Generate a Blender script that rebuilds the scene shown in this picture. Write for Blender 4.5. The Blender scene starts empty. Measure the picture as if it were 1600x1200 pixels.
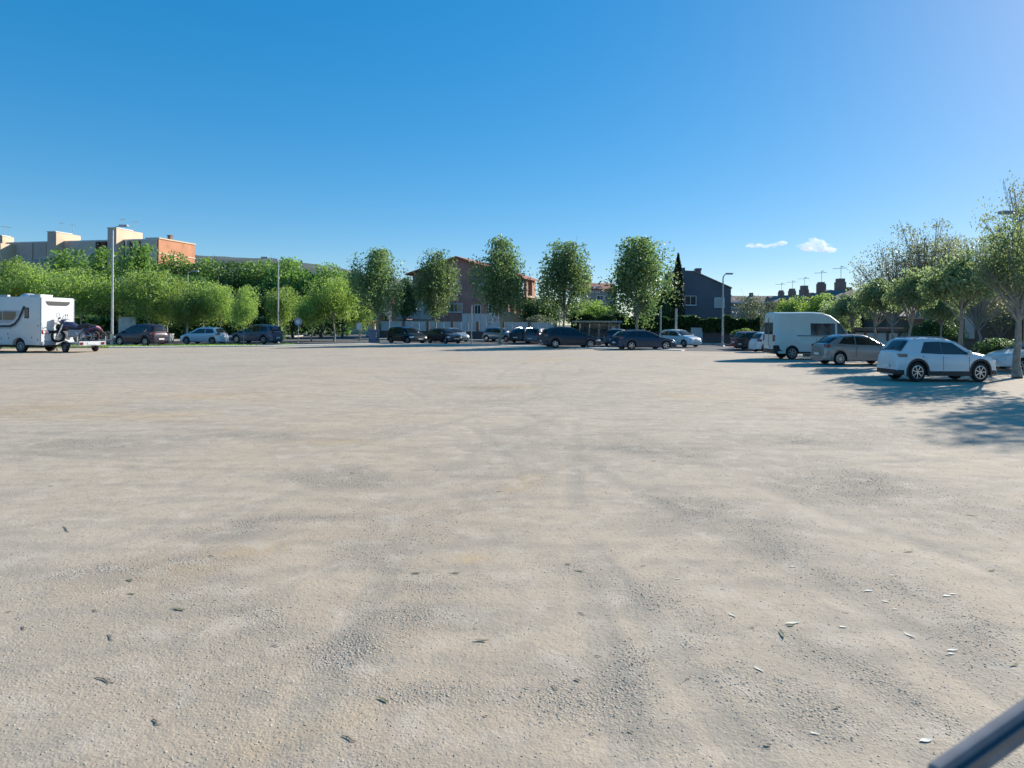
import bpy, bmesh, math, random
import numpy as np
from mathutils import Vector, Matrix, noise
R = math.radians
random.seed(7); rng = np.random.default_rng(7)
SC = bpy.context.scene
COL = SC.collection

# ---------------------------------------------------------------- camera
CAM_H, ROLL, FPX, HY = 1.85, R(0.43), 1000.0, 506.0     # level camera, lens shifted down so that uprights stay upright
_f = Vector((0, 1, 0)); _r0 = Vector((1, 0, 0)); _u0 = Vector((0, 0, 1))
_r = _r0 * math.cos(ROLL) + _u0 * math.sin(ROLL)
_u = _u0 * math.cos(ROLL) - _r0 * math.sin(ROLL)
cam_data = bpy.data.cameras.new('camera'); cam = bpy.data.objects.new('camera', cam_data); COL.objects.link(cam)
M = Matrix((( _r.x, _u.x, -_f.x, 0), (_r.y, _u.y, -_f.y, 0), (_r.z, _u.z, -_f.z, CAM_H), (0, 0, 0, 1)))
cam.matrix_world = M
cam_data.sensor_width = 36; cam_data.lens = 36 * FPX / 1600; cam_data.shift_y = -(600 - HY) / 1600
cam_data.dof.use_dof = True; cam_data.dof.focus_distance = 9; cam_data.dof.aperture_fstop = 4.8; cam_data.clip_start = 0.05; cam_data.clip_end = 9000
SC.camera = cam

# ---------------------------------------------------------------- light
SUN_AZ, SUN_EL = R(51), R(26)
SKY_G, SKY_K, SKY_S = .5, .66, 1.94
w = bpy.data.worlds.new('World'); SC.world = w; w.use_nodes = True
nt = w.node_tree; nt.nodes.clear()
sky = nt.nodes.new('ShaderNodeTexSky'); sky.sky_type = 'NISHITA'; sky.sun_disc = False
sky.sun_elevation = SUN_EL; sky.sun_rotation = SUN_AZ
sky.altitude = 1500; sky.air_density = 1.0; sky.dust_density = 0.55; sky.ozone_density = 4.2
bgn = nt.nodes.new('ShaderNodeBackground'); bgn.inputs[1].default_value = 0.1
won = nt.nodes.new('ShaderNodeOutputWorld')
hs = nt.nodes.new('ShaderNodeHueSaturation'); hs.inputs['Saturation'].default_value = SKY_S
# even out the sky the way the camera's tone curve does: the same curve for every direction
m1 = nt.nodes.new('ShaderNodeVectorMath'); m1.operation = 'SCALE'; m1.inputs['Scale'].default_value = .1
gm = nt.nodes.new('ShaderNodeGamma'); gm.inputs['Gamma'].default_value = SKY_G
m2 = nt.nodes.new('ShaderNodeVectorMath'); m2.operation = 'SCALE'; m2.inputs['Scale'].default_value = 10 * SKY_K
nt.links.new(sky.outputs[0], m1.inputs[0]); nt.links.new(m1.outputs[0], gm.inputs[0]); nt.links.new(gm.outputs[0], m2.inputs[0])
nt.links.new(m2.outputs[0], hs.inputs['Color'])
nt.links.new(hs.outputs[0], bgn.inputs[0]); nt.links.new(bgn.outputs[0], won.inputs[0])
sd = bpy.data.lights.new('sun', 'SUN'); sd.energy = 5.0; sd.angle = R(0.6); sd.color = (1.0, 0.93, 0.82)
so = bpy.data.objects.new('sun', sd); COL.objects.link(so)
SUND = Vector((math.sin(SUN_AZ) * math.cos(SUN_EL), math.cos(SUN_AZ) * math.cos(SUN_EL), math.sin(SUN_EL)))
so.rotation_euler = SUND.to_track_quat('Z', 'Y').to_euler(); so.location = SUND * 60
SC.view_settings.view_transform = 'Standard'; SC.view_settings.look = 'None'
SC.view_settings.exposure = 0.7; SC.view_settings.gamma = 1.0; SC.view_settings.use_curve_mapping = False
SC.cycles.max_bounces = 10; SC.cycles.diffuse_bounces = 4; SC.cycles.volume_bounces = 8; SC.cycles.transparent_max_bounces = 12

# ---------------------------------------------------------------- helpers
def ray(px, py): return (_r * ((px - 800) / FPX) + _u * ((HY - py) / FPX) + _f)
def G(px, py, z=0.0):
    d = ray(px, py); t = (z - CAM_H) / d.z
    return Vector((d.x * t, d.y * t, z))
def V(px, py, Y):
    d = ray(px, py); t = Y / d.y
    return Vector((d.x * t, Y, CAM_H + d.z * t))

def tag(o, label=None, cat=None, group=None, kind=None):
    if label: o['label'] = label
    if cat: o['category'] = cat
    if group: o['group'] = group
    if kind: o['kind'] = kind
    return o
def empty(name, loc=(0, 0, 0), rz=0.0, parent=None):
    o = bpy.data.objects.new(name, None); COL.objects.link(o); o.location = loc; o.rotation_euler = (0, 0, rz)
    o.empty_display_size = 0.3
    if parent: o.parent = parent
    return o

class MB:
    """collects faces; several materials by index"""
    def __init__(s): s.v = []; s.f = []; s.m = []
    def add(s, vs, fs, m=0):
        b = len(s.v); s.v += [tuple(v) for v in vs]; s.f += [tuple(i + b for i in f) for f in fs]; s.m += [m] * len(fs); return s
    def box(s, x0, x1, y0, y1, z0, z1, m=0, rz=0.0, o=(0, 0)):
        vs = [(x, y, z) for z in (z0, z1) for y in (y0, y1) for x in (x0, x1)]
        if rz or o != (0, 0):
            c, n = math.cos(rz), math.sin(rz); vs = [(o[0] + c * x - n * y, o[1] + n * x + c * y, z) for x, y, z in vs]
        return s.add(vs, [(0, 2, 3, 1), (4, 5, 7, 6), (0, 1, 5, 4), (2, 6, 7, 3), (0, 4, 6, 2), (1, 3, 7, 5)], m)
    def beam(s, a, b, wd, ht, m=0, up=(0, 0, 1)):
        a = Vector(a); b = Vector(b); d = (b - a).normalized(); u = Vector(up)
        if abs(d.dot(u)) > .98: u = Vector((1, 0, 0))
        sx = d.cross(u).normalized(); u = sx.cross(d).normalized()
        vs = [p + sx * (i * wd / 2) + u * (j * ht / 2) for p in (a, b) for j in (-1, 1) for i in (-1, 1)]
        return s.add(vs, [(0, 2, 3, 1), (4, 5, 7, 6), (0, 1, 5, 4), (2, 6, 7, 3), (0, 4, 6, 2), (1, 3, 7, 5)], m)
    def tube(s, pts, rad, n=8, m=0, cap=True):
        pts = [Vector(p) for p in pts]; rads = rad if isinstance(rad, (list, tuple)) else [rad] * len(pts)
        rings = []; prev = None
        for i, p in enumerate(pts):
            d = (pts[min(i + 1, len(pts) - 1)] - pts[max(i - 1, 0)]).normalized()
            if prev is None: u = Vector((0, 0, 1)) if abs(d.z) < .9 else Vector((1, 0, 0))
            else: u = prev
            x = d.cross(u).normalized(); y = x.cross(d).normalized(); prev = y
            rings.append([p + (x * math.cos(2 * math.pi * k / n) + y * math.sin(2 * math.pi * k / n)) * rads[i] for k in range(n)])
        vs = [q for r_ in rings for q in r_]; fs = []
        for i in range(len(pts) - 1):
            for k in range(n): fs.append((i * n + k, i * n + (k + 1) % n, (i + 1) * n + (k + 1) % n, (i + 1) * n + k))
        if cap: fs.append(tuple(range(n - 1, -1, -1))); fs.append(tuple((len(pts) - 1) * n + k for k in range(n)))
        return s.add(vs, fs, m)
    def lathe(s, prof, n=20, axis='z', o=(0, 0, 0), m=0):
        """prof: (radius, height) list"""
        vs = []
        for r_, h in prof:
            for k in range(n):
                a = 2 * math.pi * k / n; c, q = r_ * math.cos(a), r_ * math.sin(a)
                p = (c, q, h) if axis == 'z' else ((c, h, q) if axis == 'y' else (h, c, q))
                vs.append((p[0] + o[0], p[1] + o[1], p[2] + o[2]))
        fs = []
        for i in range(len(prof) - 1):
            for k in range(n):
                f = (i * n + k, i * n + (k + 1) % n, (i + 1) * n + (k + 1) % n, (i + 1) * n + k)
                fs.append(f if axis != 'y' else f[::-1])
        return s.add(vs, fs, m)
    def prism(s, pts, h, m=0, axis='z', z0=0.0):
        """extruded polygon: pts 2D; axis z -> (x,y), axis y -> (x,z)"""
        n = len(pts)
        vs = [((p[0], p[1], z) if axis == 'z' else (p[0], z, p[1])) for z in (z0, z0 + h) for p in pts]
        fs = [tuple(range(n))[::-1], tuple(range(n, 2 * n))] + [(k, (k + 1) % n, n + (k + 1) % n, n + k) for k in range(n)]
        return s.add(vs, fs, m)
    def sphere(s, c, r_, m=0, n=8, q=6, sc=(1, 1, 1)):
        vs = []; fs = []
        for j in range(q + 1):
            t = math.pi * j / q
            for k in range(n):
                a = 2 * math.pi * k / n
                vs.append((c[0] + r_ * sc[0] * math.sin(t) * math.cos(a), c[1] + r_ * sc[1] * math.sin(t) * math.sin(a), c[2] + r_ * sc[2] * math.cos(t)))
        for j in range(q):
            for k in range(n): fs.append((j * n + k, (j + 1) * n + k, (j + 1) * n + (k + 1) % n, j * n + (k + 1) % n))
        return s.add(vs, fs, m)
    def build(s, name, mats, parent=None, loc=None, smooth=None, fix=True, bevel=0):
        me = bpy.data.meshes.new(name); me.from_pydata(s.v, [], s.f)
        if not isinstance(mats, (list, tuple)): mats = [mats]
        for m_ in mats: me.materials.append(m_)
        me.polygons.foreach_set('material_index', s.m)
        if fix or bevel:
            bm = bmesh.new(); bm.from_mesh(me)
            bmesh.ops.remove_doubles(bm, verts=bm.verts, dist=1e-5)
            bmesh.ops.dissolve_degenerate(bm, edges=bm.edges, dist=1e-5)
            bmesh.ops.recalc_face_normals(bm, faces=bm.faces)
            if bevel:
                ed = [e for e in bm.edges if e.is_manifold and e.calc_face_angle(0) > .6]
                bmesh.ops.bevel(bm, geom=ed, offset=bevel, segments=2, profile=.6, affect='EDGES', clamp_overlap=True)
            bm.to_mesh(me); bm.free()
        if smooth is not None:
            me.shade_smooth(); me.set_sharp_from_angle(angle=R(smooth))
        me.update()
        o = bpy.data.objects.new(name, me); COL.objects.link(o)
        if parent: o.parent = parent
        if loc is not None: o.location = loc
        return o

# ---------------------------------------------------------------- materials
def mat(name, col, rough=.6, metal=0, var=.12, scale=4, bump=0, bscale=40, coat=0, spec=.5, col2=None, trans=0, emit=None, detail=4, obj_var=0):
    m_ = bpy.data.materials.new(name); m_.use_nodes = True; n = m_.node_tree; b = n.nodes['Principled BSDF']
    b.inputs['Roughness'].default_value = rough; b.inputs['Metallic'].default_value = metal
    b.inputs['Coat Weight'].default_value = coat; b.inputs['Coat Roughness'].default_value = .05
    b.inputs['Specular IOR Level'].default_value = spec
    tc = n.nodes.new('ShaderNodeTexCoord')
    if var or col2:
        tx = n.nodes.new('ShaderNodeTexNoise'); tx.inputs['Scale'].default_value = scale; tx.inputs['Detail'].default_value = detail
        n.links.new(tc.outputs['Object'], tx.inputs['Vector'])
        mx = n.nodes.new('ShaderNodeMix'); mx.data_type = 'RGBA'
        rp = n.nodes.new('ShaderNodeMapRange'); rp.inputs[1].default_value = .3; rp.inputs[2].default_value = .7
        n.links.new(tx.outputs['Fac'], rp.inputs[0]); n.links.new(rp.outputs[0], mx.inputs['Factor'])
        mx.inputs['A'].default_value = (*[c * (1 - var) for c in col], 1)
        mx.inputs['B'].default_value = (*(col2 or [min(1, c * (1 + var)) for c in col]), 1)
        out = mx.outputs['Result']
        if obj_var:
            oi = n.nodes.new('ShaderNodeObjectInfo'); h = n.nodes.new('ShaderNodeHueSaturation')
            mr = n.nodes.new('ShaderNodeMapRange'); mr.inputs[3].default_value = 1 - obj_var; mr.inputs[4].default_value = 1 + obj_var
            n.links.new(oi.outputs['Random'], mr.inputs[0]); n.links.new(mr.outputs[0], h.inputs['Value'])
            n.links.new(out, h.inputs['Color']); out = h.outputs[0]
        n.links.new(out, b.inputs['Base Color'])
    else: b.inputs['Base Color'].default_value = (*col, 1)
    if bump:
        t2 = n.nodes.new('ShaderNodeTexNoise'); t2.inputs['Scale'].default_value = bscale; t2.inputs['Detail'].default_value = 4
        n.links.new(tc.outputs['Object'], t2.inputs['Vector'])
        bp = n.nodes.new('ShaderNodeBump'); bp.inputs['Strength'].default_value = bump; bp.inputs['Distance'].default_value = .02
        n.links.new(t2.outputs['Fac'], bp.inputs['Height']); n.links.new(bp.outputs[0], b.inputs['Normal'])
    if trans: b.inputs['Transmission Weight'].default_value = trans
    if emit: b.inputs['Emission Color'].default_value = (*emit[0], 1); b.inputs['Emission Strength'].default_value = emit[1]
    return m_
def leafmat(name, col, col2, tcol, tw=.45):
    m_ = bpy.data.materials.new(name); m_.use_nodes = True; n = m_.node_tree; n.nodes.clear()
    out = n.nodes.new('ShaderNodeOutputMaterial')
    d = n.nodes.new('ShaderNodeBsdfPrincipled'); d.inputs['Roughness'].default_value = .5; d.inputs['Specular IOR Level'].default_value = .35
    t = n.nodes.new('ShaderNodeBsdfTranslucent'); ms = n.nodes.new('ShaderNodeMixShader'); ms.inputs[0].default_value = tw
    at = n.nodes.new('ShaderNodeAttribute'); at.attribute_name = 'tint'
    oi = n.nodes.new('ShaderNodeObjectInfo')
    mx = n.nodes.new('ShaderNodeMix'); mx.data_type = 'RGBA'
    mx.inputs['A'].default_value = (*col, 1); mx.inputs['B'].default_value = (*col2, 1)
    n.links.new(at.outputs['Fac'], mx.inputs['Factor'])
    h = n.nodes.new('ShaderNodeHueSaturation'); mr = n.nodes.new('ShaderNodeMapRange'); mr.inputs[3].default_value = .8; mr.inputs[4].default_value = 1.2
    n.links.new(oi.outputs['Random'], mr.inputs[0]); n.links.new(mr.outputs[0], h.inputs['Value']); n.links.new(mx.outputs['Result'], h.inputs['Color'])
    n.links.new(h.outputs[0], d.inputs['Base Color'])
    m2 = n.nodes.new('ShaderNodeMix'); m2.data_type = 'RGBA'; m2.blend_type = 'MULTIPLY'; m2.inputs['Factor'].default_value = 1
    m2.inputs['B'].default_value = (*tcol, 1); n.links.new(h.outputs[0], m2.inputs['A']); n.links.new(m2.outputs['Result'], t.inputs[0])
    n.links.new(d.outputs[0], ms.inputs[1]); n.links.new(t.outputs[0], ms.inputs[2]); n.links.new(ms.outputs[0], out.inputs[0])
    return m_
def glassmat(name, col, rough=.04, alpha=.25):
    """tinted glass: reflective, with a see-through share"""
    m_ = bpy.data.materials.new(name); m_.use_nodes = True; n = m_.node_tree; b = n.nodes['Principled BSDF']
    b.inputs['Base Color'].default_value = (*col, 1); b.inputs['Roughness'].default_value = rough
    b.inputs['Specular IOR Level'].default_value = .8; b.inputs['Alpha'].default_value = 1 - alpha
    return m_
def brickmat(name, c1, c2, mortar, scale=1.0, bw=.24, bh=.07):
    m_ = mat(name, c1, .85, var=.1); n = m_.node_tree; b = n.nodes['Principled BSDF']
    tc = n.nodes.new('ShaderNodeTexCoord'); sp = n.nodes.new('ShaderNodeSeparateXYZ'); cb = n.nodes.new('ShaderNodeCombineXYZ')
    ad = n.nodes.new('ShaderNodeMath'); ad.operation = 'ADD'
    n.links.new(tc.outputs['Object'], sp.inputs[0]); n.links.new(sp.outputs[0], ad.inputs[0]); n.links.new(sp.outputs[1], ad.inputs[1])
    n.links.new(ad.outputs[0], cb.inputs[0]); n.links.new(sp.outputs[2], cb.inputs[1])
    br = n.nodes.new('ShaderNodeTexBrick'); br.inputs['Scale'].default_value = scale
    br.inputs['Color1'].default_value = (*c1, 1); br.inputs['Color2'].default_value = (*c2, 1); br.inputs['Mortar'].default_value = (*mortar, 1)
    br.inputs['Brick Width'].default_value = bw; br.inputs['Row Height'].default_value = bh; br.inputs['Mortar Size'].default_value = .008
    n.links.new(cb.outputs[0], br.inputs['Vector'])
    nz = n.nodes.new('ShaderNodeTexNoise'); nz.inputs['Scale'].default_value = .6; nz.inputs['Detail'].default_value = 6
    n.links.new(tc.outputs['Object'], nz.inputs['Vector'])
    mr = n.nodes.new('ShaderNodeMapRange'); mr.inputs[1].default_value = .3; mr.inputs[2].default_value = .7; mr.inputs[3].default_value = .8; mr.inputs[4].default_value = 1.15
    n.links.new(nz.outputs['Fac'], mr.inputs[0])
    h = n.nodes.new('ShaderNodeHueSaturation'); n.links.new(br.outputs['Color'], h.inputs['Color']); n.links.new(mr.outputs[0], h.inputs['Value'])
    n.links.new(h.outputs[0], b.inputs['Base Color'])
    return m_

MT = dict(
    asphalt=mat('asphalt', (.085, .085, .09), .9, var=.25, scale=1.5, bump=.4, bscale=60),
    concrete=mat('kerb_concrete', (.42, .41, .38), .9, var=.18, scale=3, bump=.3),
    pale_edging=mat('pale_edging', (.62, .60, .54), .9, var=.12, scale=3, bump=.2),
    paving=mat('paving', (.30, .29, .27), .9, var=.18, scale=2, bump=.3),
    white_line=mat('road_paint', (.75, .75, .72), .7, var=.15, scale=6),
    soil=mat('soil_ground', (.13, .115, .075), .95, var=.35, scale=.35, col2=(.10, .13, .05), bump=.5),
    verge=mat('verge_soil', (.16, .17, .07), .95, var=.3, scale=.8, bump=.5),
    rubber=mat('tyre_rubber', (.02, .02, .021), .8, var=.2, scale=10),
    blackpl=mat('black_plastic', (.025, .025, .027), .55, var=.2),
    alloy=mat('alloy', (.55, .56, .58), .3, metal=.85, var=.05),
    greyrim=mat('grey_rim', (.33, .34, .36), .4, metal=.6, var=.05),
    chrome=mat('chrome', (.75, .76, .78), .12, metal=1, var=.02),
    glass=glassmat('car_glass', (.012, .016, .02), .05, .22),
    redlamp=mat('tail_lamp', (.16, .008, .012), .15, var=.1, coat=.6),
    clearlamp=mat('head_lamp', (.62, .66, .72), .1, var=.05, coat=.8),
    plate=mat('number_plate', (.72, .72, .68), .5, var=.04),
    interior=mat('car_interior', (.03, .03, .035), .8, var=.2),
    galv=mat('galvanised_steel', (.42, .44, .45), .45, metal=.5, var=.15, scale=3),
    greymetal=mat('grey_painted_metal', (.30, .33, .36), .5, var=.1),
    white=mat('white_paint', (.72, .73, .74), .45, var=.06),
    bark_pale=mat('plane_bark', (.50, .47, .38), .85, var=.25, scale=5, col2=(.30, .29, .20), bump=.4, bscale=15),
    bark_dark=mat('dark_bark', (.13, .10, .075), .9, var=.35, scale=6, bump=.6, bscale=18),
    bark_grey=mat('grey_bark', (.27, .24, .20), .9, var=.3, scale=6, bump=.5, bscale=18),
)

# ================================================================ SETTING
def sheet(name, pts, z, m_, label=None):
    b = MB(); b.add([(x, y, z) for x, y in pts], [tuple(range(len(pts)))])
    o = b.build(name, m_, fix=False)
    if o.data.polygons[0].normal.z < 0: o.data.flip_normals()
    return tag(o, label, kind='structure')
sheet('ground', [(-1350, -60), (1350, -60), (1350, 1350), (-1350, 1350)], -0.03, MT['soil'])
NEAR = [(-46, 36.5), (-27.5, 43.2), (-18.2, 48.4), (-11.5, 55.5), (-4.4, 54.2), (6.8, 48.2), (12.2, 45.6), (16.5, 44.6), (21, 43), (20.6, 26), (19.6, 8), (19.4, -14)]
sheet('road', [(-60, 30), (-46, 36.9), (-27, 44.5), (-17, 51), (-11.5, 56), (-4.3, 54.7), (7, 48.7), (12.2, 46), (17, 45), (20.9, 43.2), (20.9, 26), (20, 8), (20, -14), (28, -14), (28, 26),
               (27, 56), (33, 150), (26, 150), (20, 62), (10, 65.6), (-9, 70), (-16, 72.5), (-20, 100), (-30, 100), (-26, 74), (-33, 62), (-60, 50)], -0.02, MT['asphalt'])
# far pavement with kerb (a real step)
def strip(pts, wd, side=1):
    """offset polyline pts to a closed band"""
    P = [Vector((x, y)) for x, y in pts]; off = []
    for i, p in enumerate(P):
        d = (P[min(i + 1, len(P) - 1)] - P[max(i - 1, 0)]).normalized(); n = Vector((-d.y, d.x)) * side
        off.append(p + n * wd)
    return P, off
def band(name, pts, wd, z0, z1, m_, side=1, kind='structure', parent=None):
    P, Q = strip(pts, wd, side); b = MB(); n = len(P)
    vs = [(p.x, p.y, z1) for p in P] + [(p.x, p.y, z1) for p in Q] + [(p.x, p.y, z0) for p in P] + [(p.x, p.y, z0) for p in Q]
    fs = []
    for i in range(n - 1):
        fs += [(i, i + 1, n + i + 1, n + i), (2 * n + i, 2 * n + i + 1, i + 1, i), (n + i, n + i + 1, 3 * n + i + 1, 3 * n + i)]
    fs += [(0, n, 3 * n, 2 * n), (n - 1, 2 * n - 1, 4 * n - 1, 3 * n - 1)]
    b.add(vs, fs); o = b.build(name, m_, parent=parent); 
    if kind and not parent: tag(o, kind=kind)
    return o
FAR = [(-17.5, 71.2), (-9, 69.2), (4, 67.0), (10, 64.6), (20, 60.4)]
band('pavement', [(x, y + .15) for x, y in FAR], 3.6, -0.03, 0.10, MT['paving'])
LEFTP = [(-45, 55.5), (-33, 59.5), (-26.2, 71.8), (-29, 92)]
band('pavement', LEFTP, 2.0, -0.03, 0.10, MT['paving'])
def kerb(pts, parent_name='kerb', wd=.16, h=.12, L=1.0, side=-1, z0=-.03):
    """kerb of separate stones"""
    root = empty(parent_name); tag(root, kind='structure')
    me = None; k = 0
    for a, b in zip(pts[:-1], pts[1:]):
        a = Vector(a); b = Vector(b); d = (b - a); n = max(1, int(d.length / L)); ang = math.atan2(d.y, d.x)
        for i in range(n):
            p = a + d * ((i + .5) / n)
            if me is None:
                o = MB().box(-L / 2 + .008, L / 2 - .008, -wd / 2, wd / 2, z0, h).build('kerb_stone', MT['concrete'], bevel=.012); me = o.data
            else: o = bpy.data.objects.new('kerb_stone', me); COL.objects.link(o)
            o.parent = root; o.location = (p.x, p.y, random.uniform(-.004, .004)); o.rotation_euler = (0, 0, ang + random.uniform(-.004, .004)); o.scale = (d.length / n / L, 1, 1); k += 1
    return root
kerb([(x, y) for x, y in FAR], L=1.0)
kerb([(20.95, 42.5), (20.95, 26), (20.2, 10)], L=1.0, h=.10)
kerb(LEFTP, L=1.0)
# pale flush concrete edging between lot and road
band('lot_edging', [(-27.5, 43.6), (-18.2, 48.8), (-11.5, 55.9), (-4.3, 54.6), (6.9, 48.6), (12.2, 46)], 1.3, -.03, .06, MT['pale_edging'])
sheet('verge', [(-60, 34.0), (-46, 37.4), (-27.3, 44.6), (-18.4, 49.6), (-19.5, 53), (-28, 48.5), (-46, 43), (-60, 40)], -0.012, MT['verge'])
# white bay lines on the asphalt near the right end
for x in (17.5, 22.4):
    sheet('road_marking', [(x, 46.5), (x + .12, 46.5), (x + 1.5, 58), (x + 1.38, 58)], -0.012, MT['white_line'])

# ---------------------------------------------------------------- gravel lot: near part as a fine relief mesh
def fbm(x, y, s, o=4, seed=0.0):
    """cheap value noise on arrays"""
    t = np.zeros_like(x); a = 1.0; tot = 0
    for k in range(o):
        X = x * s + seed * 17.3 + k * 31.7; Y = y * s + seed * 9.1 + k * 11.3
        xi = np.floor(X); yi = np.floor(Y); fx = X - xi; fy = Y - yi
        fx = fx * fx * (3 - 2 * fx); fy = fy * fy * (3 - 2 * fy)
        def h(i, j):
            v = np.sin(i * 127.1 + j * 311.7) * 43758.5453; return v - np.floor(v)
        t += a * (h(xi, yi) * (1 - fx) * (1 - fy) + h(xi + 1, yi) * fx * (1 - fy) + h(xi, yi + 1) * (1 - fx) * fy + h(xi + 1, yi + 1) * fx * fy)
        tot += a; a *= .5; s *= 2.03
    return t / tot
PATCH = [(600, 850, 120, 20), (600, 960, 90, 45), (700, 905, 100, 30), (330, 985, 60, 25), (250, 870, 90, 18), (990, 950, 90, 60), (1180, 850, 120, 45), (1100, 800, 90, 25),
         (1400, 920, 110, 60), (1450, 990, 90, 45), (1290, 880, 90, 30), (420, 830, 120, 14), (650, 1120, 120, 40), (900, 1110, 140, 70), (1250, 1130, 130, 45), (1370, 1060, 60, 60), (1080, 1010, 100, 60),
         (500, 1040, 60, 40), (470, 1010, 60, 30), (1330, 760, 150, 14), (560, 745, 140, 12), (150, 700, 120, 14), (1000, 700, 180, 12), (1230, 690, 130, 14), (780, 605, 60, 4), (400, 680, 160, 9)]
PW = []
for px, py, a, b_ in PATCH:
    c = G(px, py); e = G(px + a, py); t_ = G(px, py - b_); u_ = G(px, py + b_)
    PW.append((c.x, (t_.y + u_.y) / 2, abs(e.x - c.x), (t_.y - u_.y) / 2))
def gravel_amount(x, y):
    g = np.zeros_like(x)
    wx = x + (fbm(x, y, .9, 3, 5) - .5) * 1.2; wy = y + (fbm(x, y, .9, 3, 6) - .5) * 1.6
    for cx, cy, a, b_ in PW:
        g = np.maximum(g, np.exp(-(((wx - cx) / a) ** 2 + ((wy - cy) / b_) ** 2) * 1.1))
    n = fbm(x, y, .45, 5, 1)
    g = g * .75 + np.clip((n - .55) * 2.2, 0, .35)
    return np.clip(g * (.55 + .9 * fbm(x, y, 2.2, 4, 3)), 0, 1)
SANDY = [(190, 655, 130, 9), (60, 640, 90, 10), (790, 602, 70, 4), (860, 562, 60, 2), (330, 620, 120, 6), (640, 900, 60, 14), (240, 900, 110, 25), (850, 770, 40, 8), (1090, 620, 60, 3), (480, 690, 80, 6), (300, 1100, 150, 30)]
SW = []
for px, py, a, b_ in SANDY:
    c = G(px, py); e = G(px + a, py); t_ = G(px, py - b_); u_ = G(px, py + b_); SW.append((c.x, (t_.y + u_.y) / 2, abs(e.x - c.x), (t_.y - u_.y) / 2))
def sandy_amount(x, y):
    g = np.zeros_like(x); wx = x + (fbm(x, y, .5, 3, 15) - .5) * 2.5; wy = y + (fbm(x, y, .5, 3, 16) - .5) * 2.5
    for cx, cy, a, b_ in SW: g = np.maximum(g, np.exp(-(((wx - cx) / a) ** 2 + ((wy - cy) / b_) ** 2)))
    return np.clip(g * (.4 + 1.1 * fbm(x, y, 1.8, 4, 17)), 0, 1)
def track_amount(x, y):
    r = np.sqrt((x + 9) ** 2 + (y - 3) ** 2); r2 = np.sqrt((x - 26) ** 2 + (y + 4) ** 2)
    t = fbm(r, np.arctan2(y - 3, x + 9) * 3, .8, 3, 8) * .5 + fbm(r2, np.arctan2(y + 4, x - 26) * 3, .9, 3, 9) * .5
    return np.clip((t - .35) * 3, 0, 1)
TRACKS = [(-38, 30, 41.0), (-38, 30, 42.5), (30, -16, 27.5), (30, -16, 29.0), (2, 60, 49.0), (2, 60, 50.5), (45, 20, 44.0), (45, 20, 45.5), (-14, -30, 39.5), (-14, -30, 41.0), (-60, -5, 61.5), (-60, -5, 63.0), (70, 2, 69.5), (70, 2, 71.0), (12, -22, 30), (12, -22, 31.5)]
def tyre_amount(x, y):
    t = np.zeros_like(x)
    for i, (cx, cy, r0) in enumerate(TRACKS):
        r_ = np.sqrt((x - cx) ** 2 + (y - cy) ** 2); a = np.clip((fbm(x, y, .35, 3, 20 + i // 2) - .42) * 5, 0, 1)
        t = np.maximum(t, np.exp(-((r_ - r0) / .12) ** 4) * a)
    return t
def lot_z(x, y):
    return (fbm(x, y, .25, 3, 11) - .5) * .014 + (fbm(x, y, 1.6, 3, 12) - .5) * .009 - .006 * tyre_amount(x, y)
EDGE = np.array([(-60, 31.0), (-46, 36.7)] + NEAR[1:9])
def lot_sheet():
    ys = np.concatenate([[-14, -6, -2, .5], np.geomspace(1.3, 30, 330)])
    us = np.linspace(-1, 1, 420)
    V_ = []; 
    X = np.zeros((len(ys), len(us))); Y = np.zeros_like(X)
    for j, yy in enumerate(ys):
        half = min(60, max(4, abs(yy) * 1.0 + 2.2)) if yy > .6 else 20
        left = -half - (30 if yy > 24 else 0); right = 19.4 + (yy + 14) * .03 if half > 19 else half
        X[j] = us * 0 + np.where(us < 0, -us * left, us * right); Y[j] = yy
    Z = lot_z(X, Y); 
    v = np.stack([X, Y, Z], -1).reshape(-1, 3); n = len(us)
    i, j = np.meshgrid(np.arange(len(ys) - 1), np.arange(n - 1), indexing='ij'); q = (i * n + j).ravel()
    f = np.stack([q, q + 1, q + n + 1, q + n], 1)
    return v, f
MLOT = mat('lot_gravel', (.4, .37, .3), .95, var=0)
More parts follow.
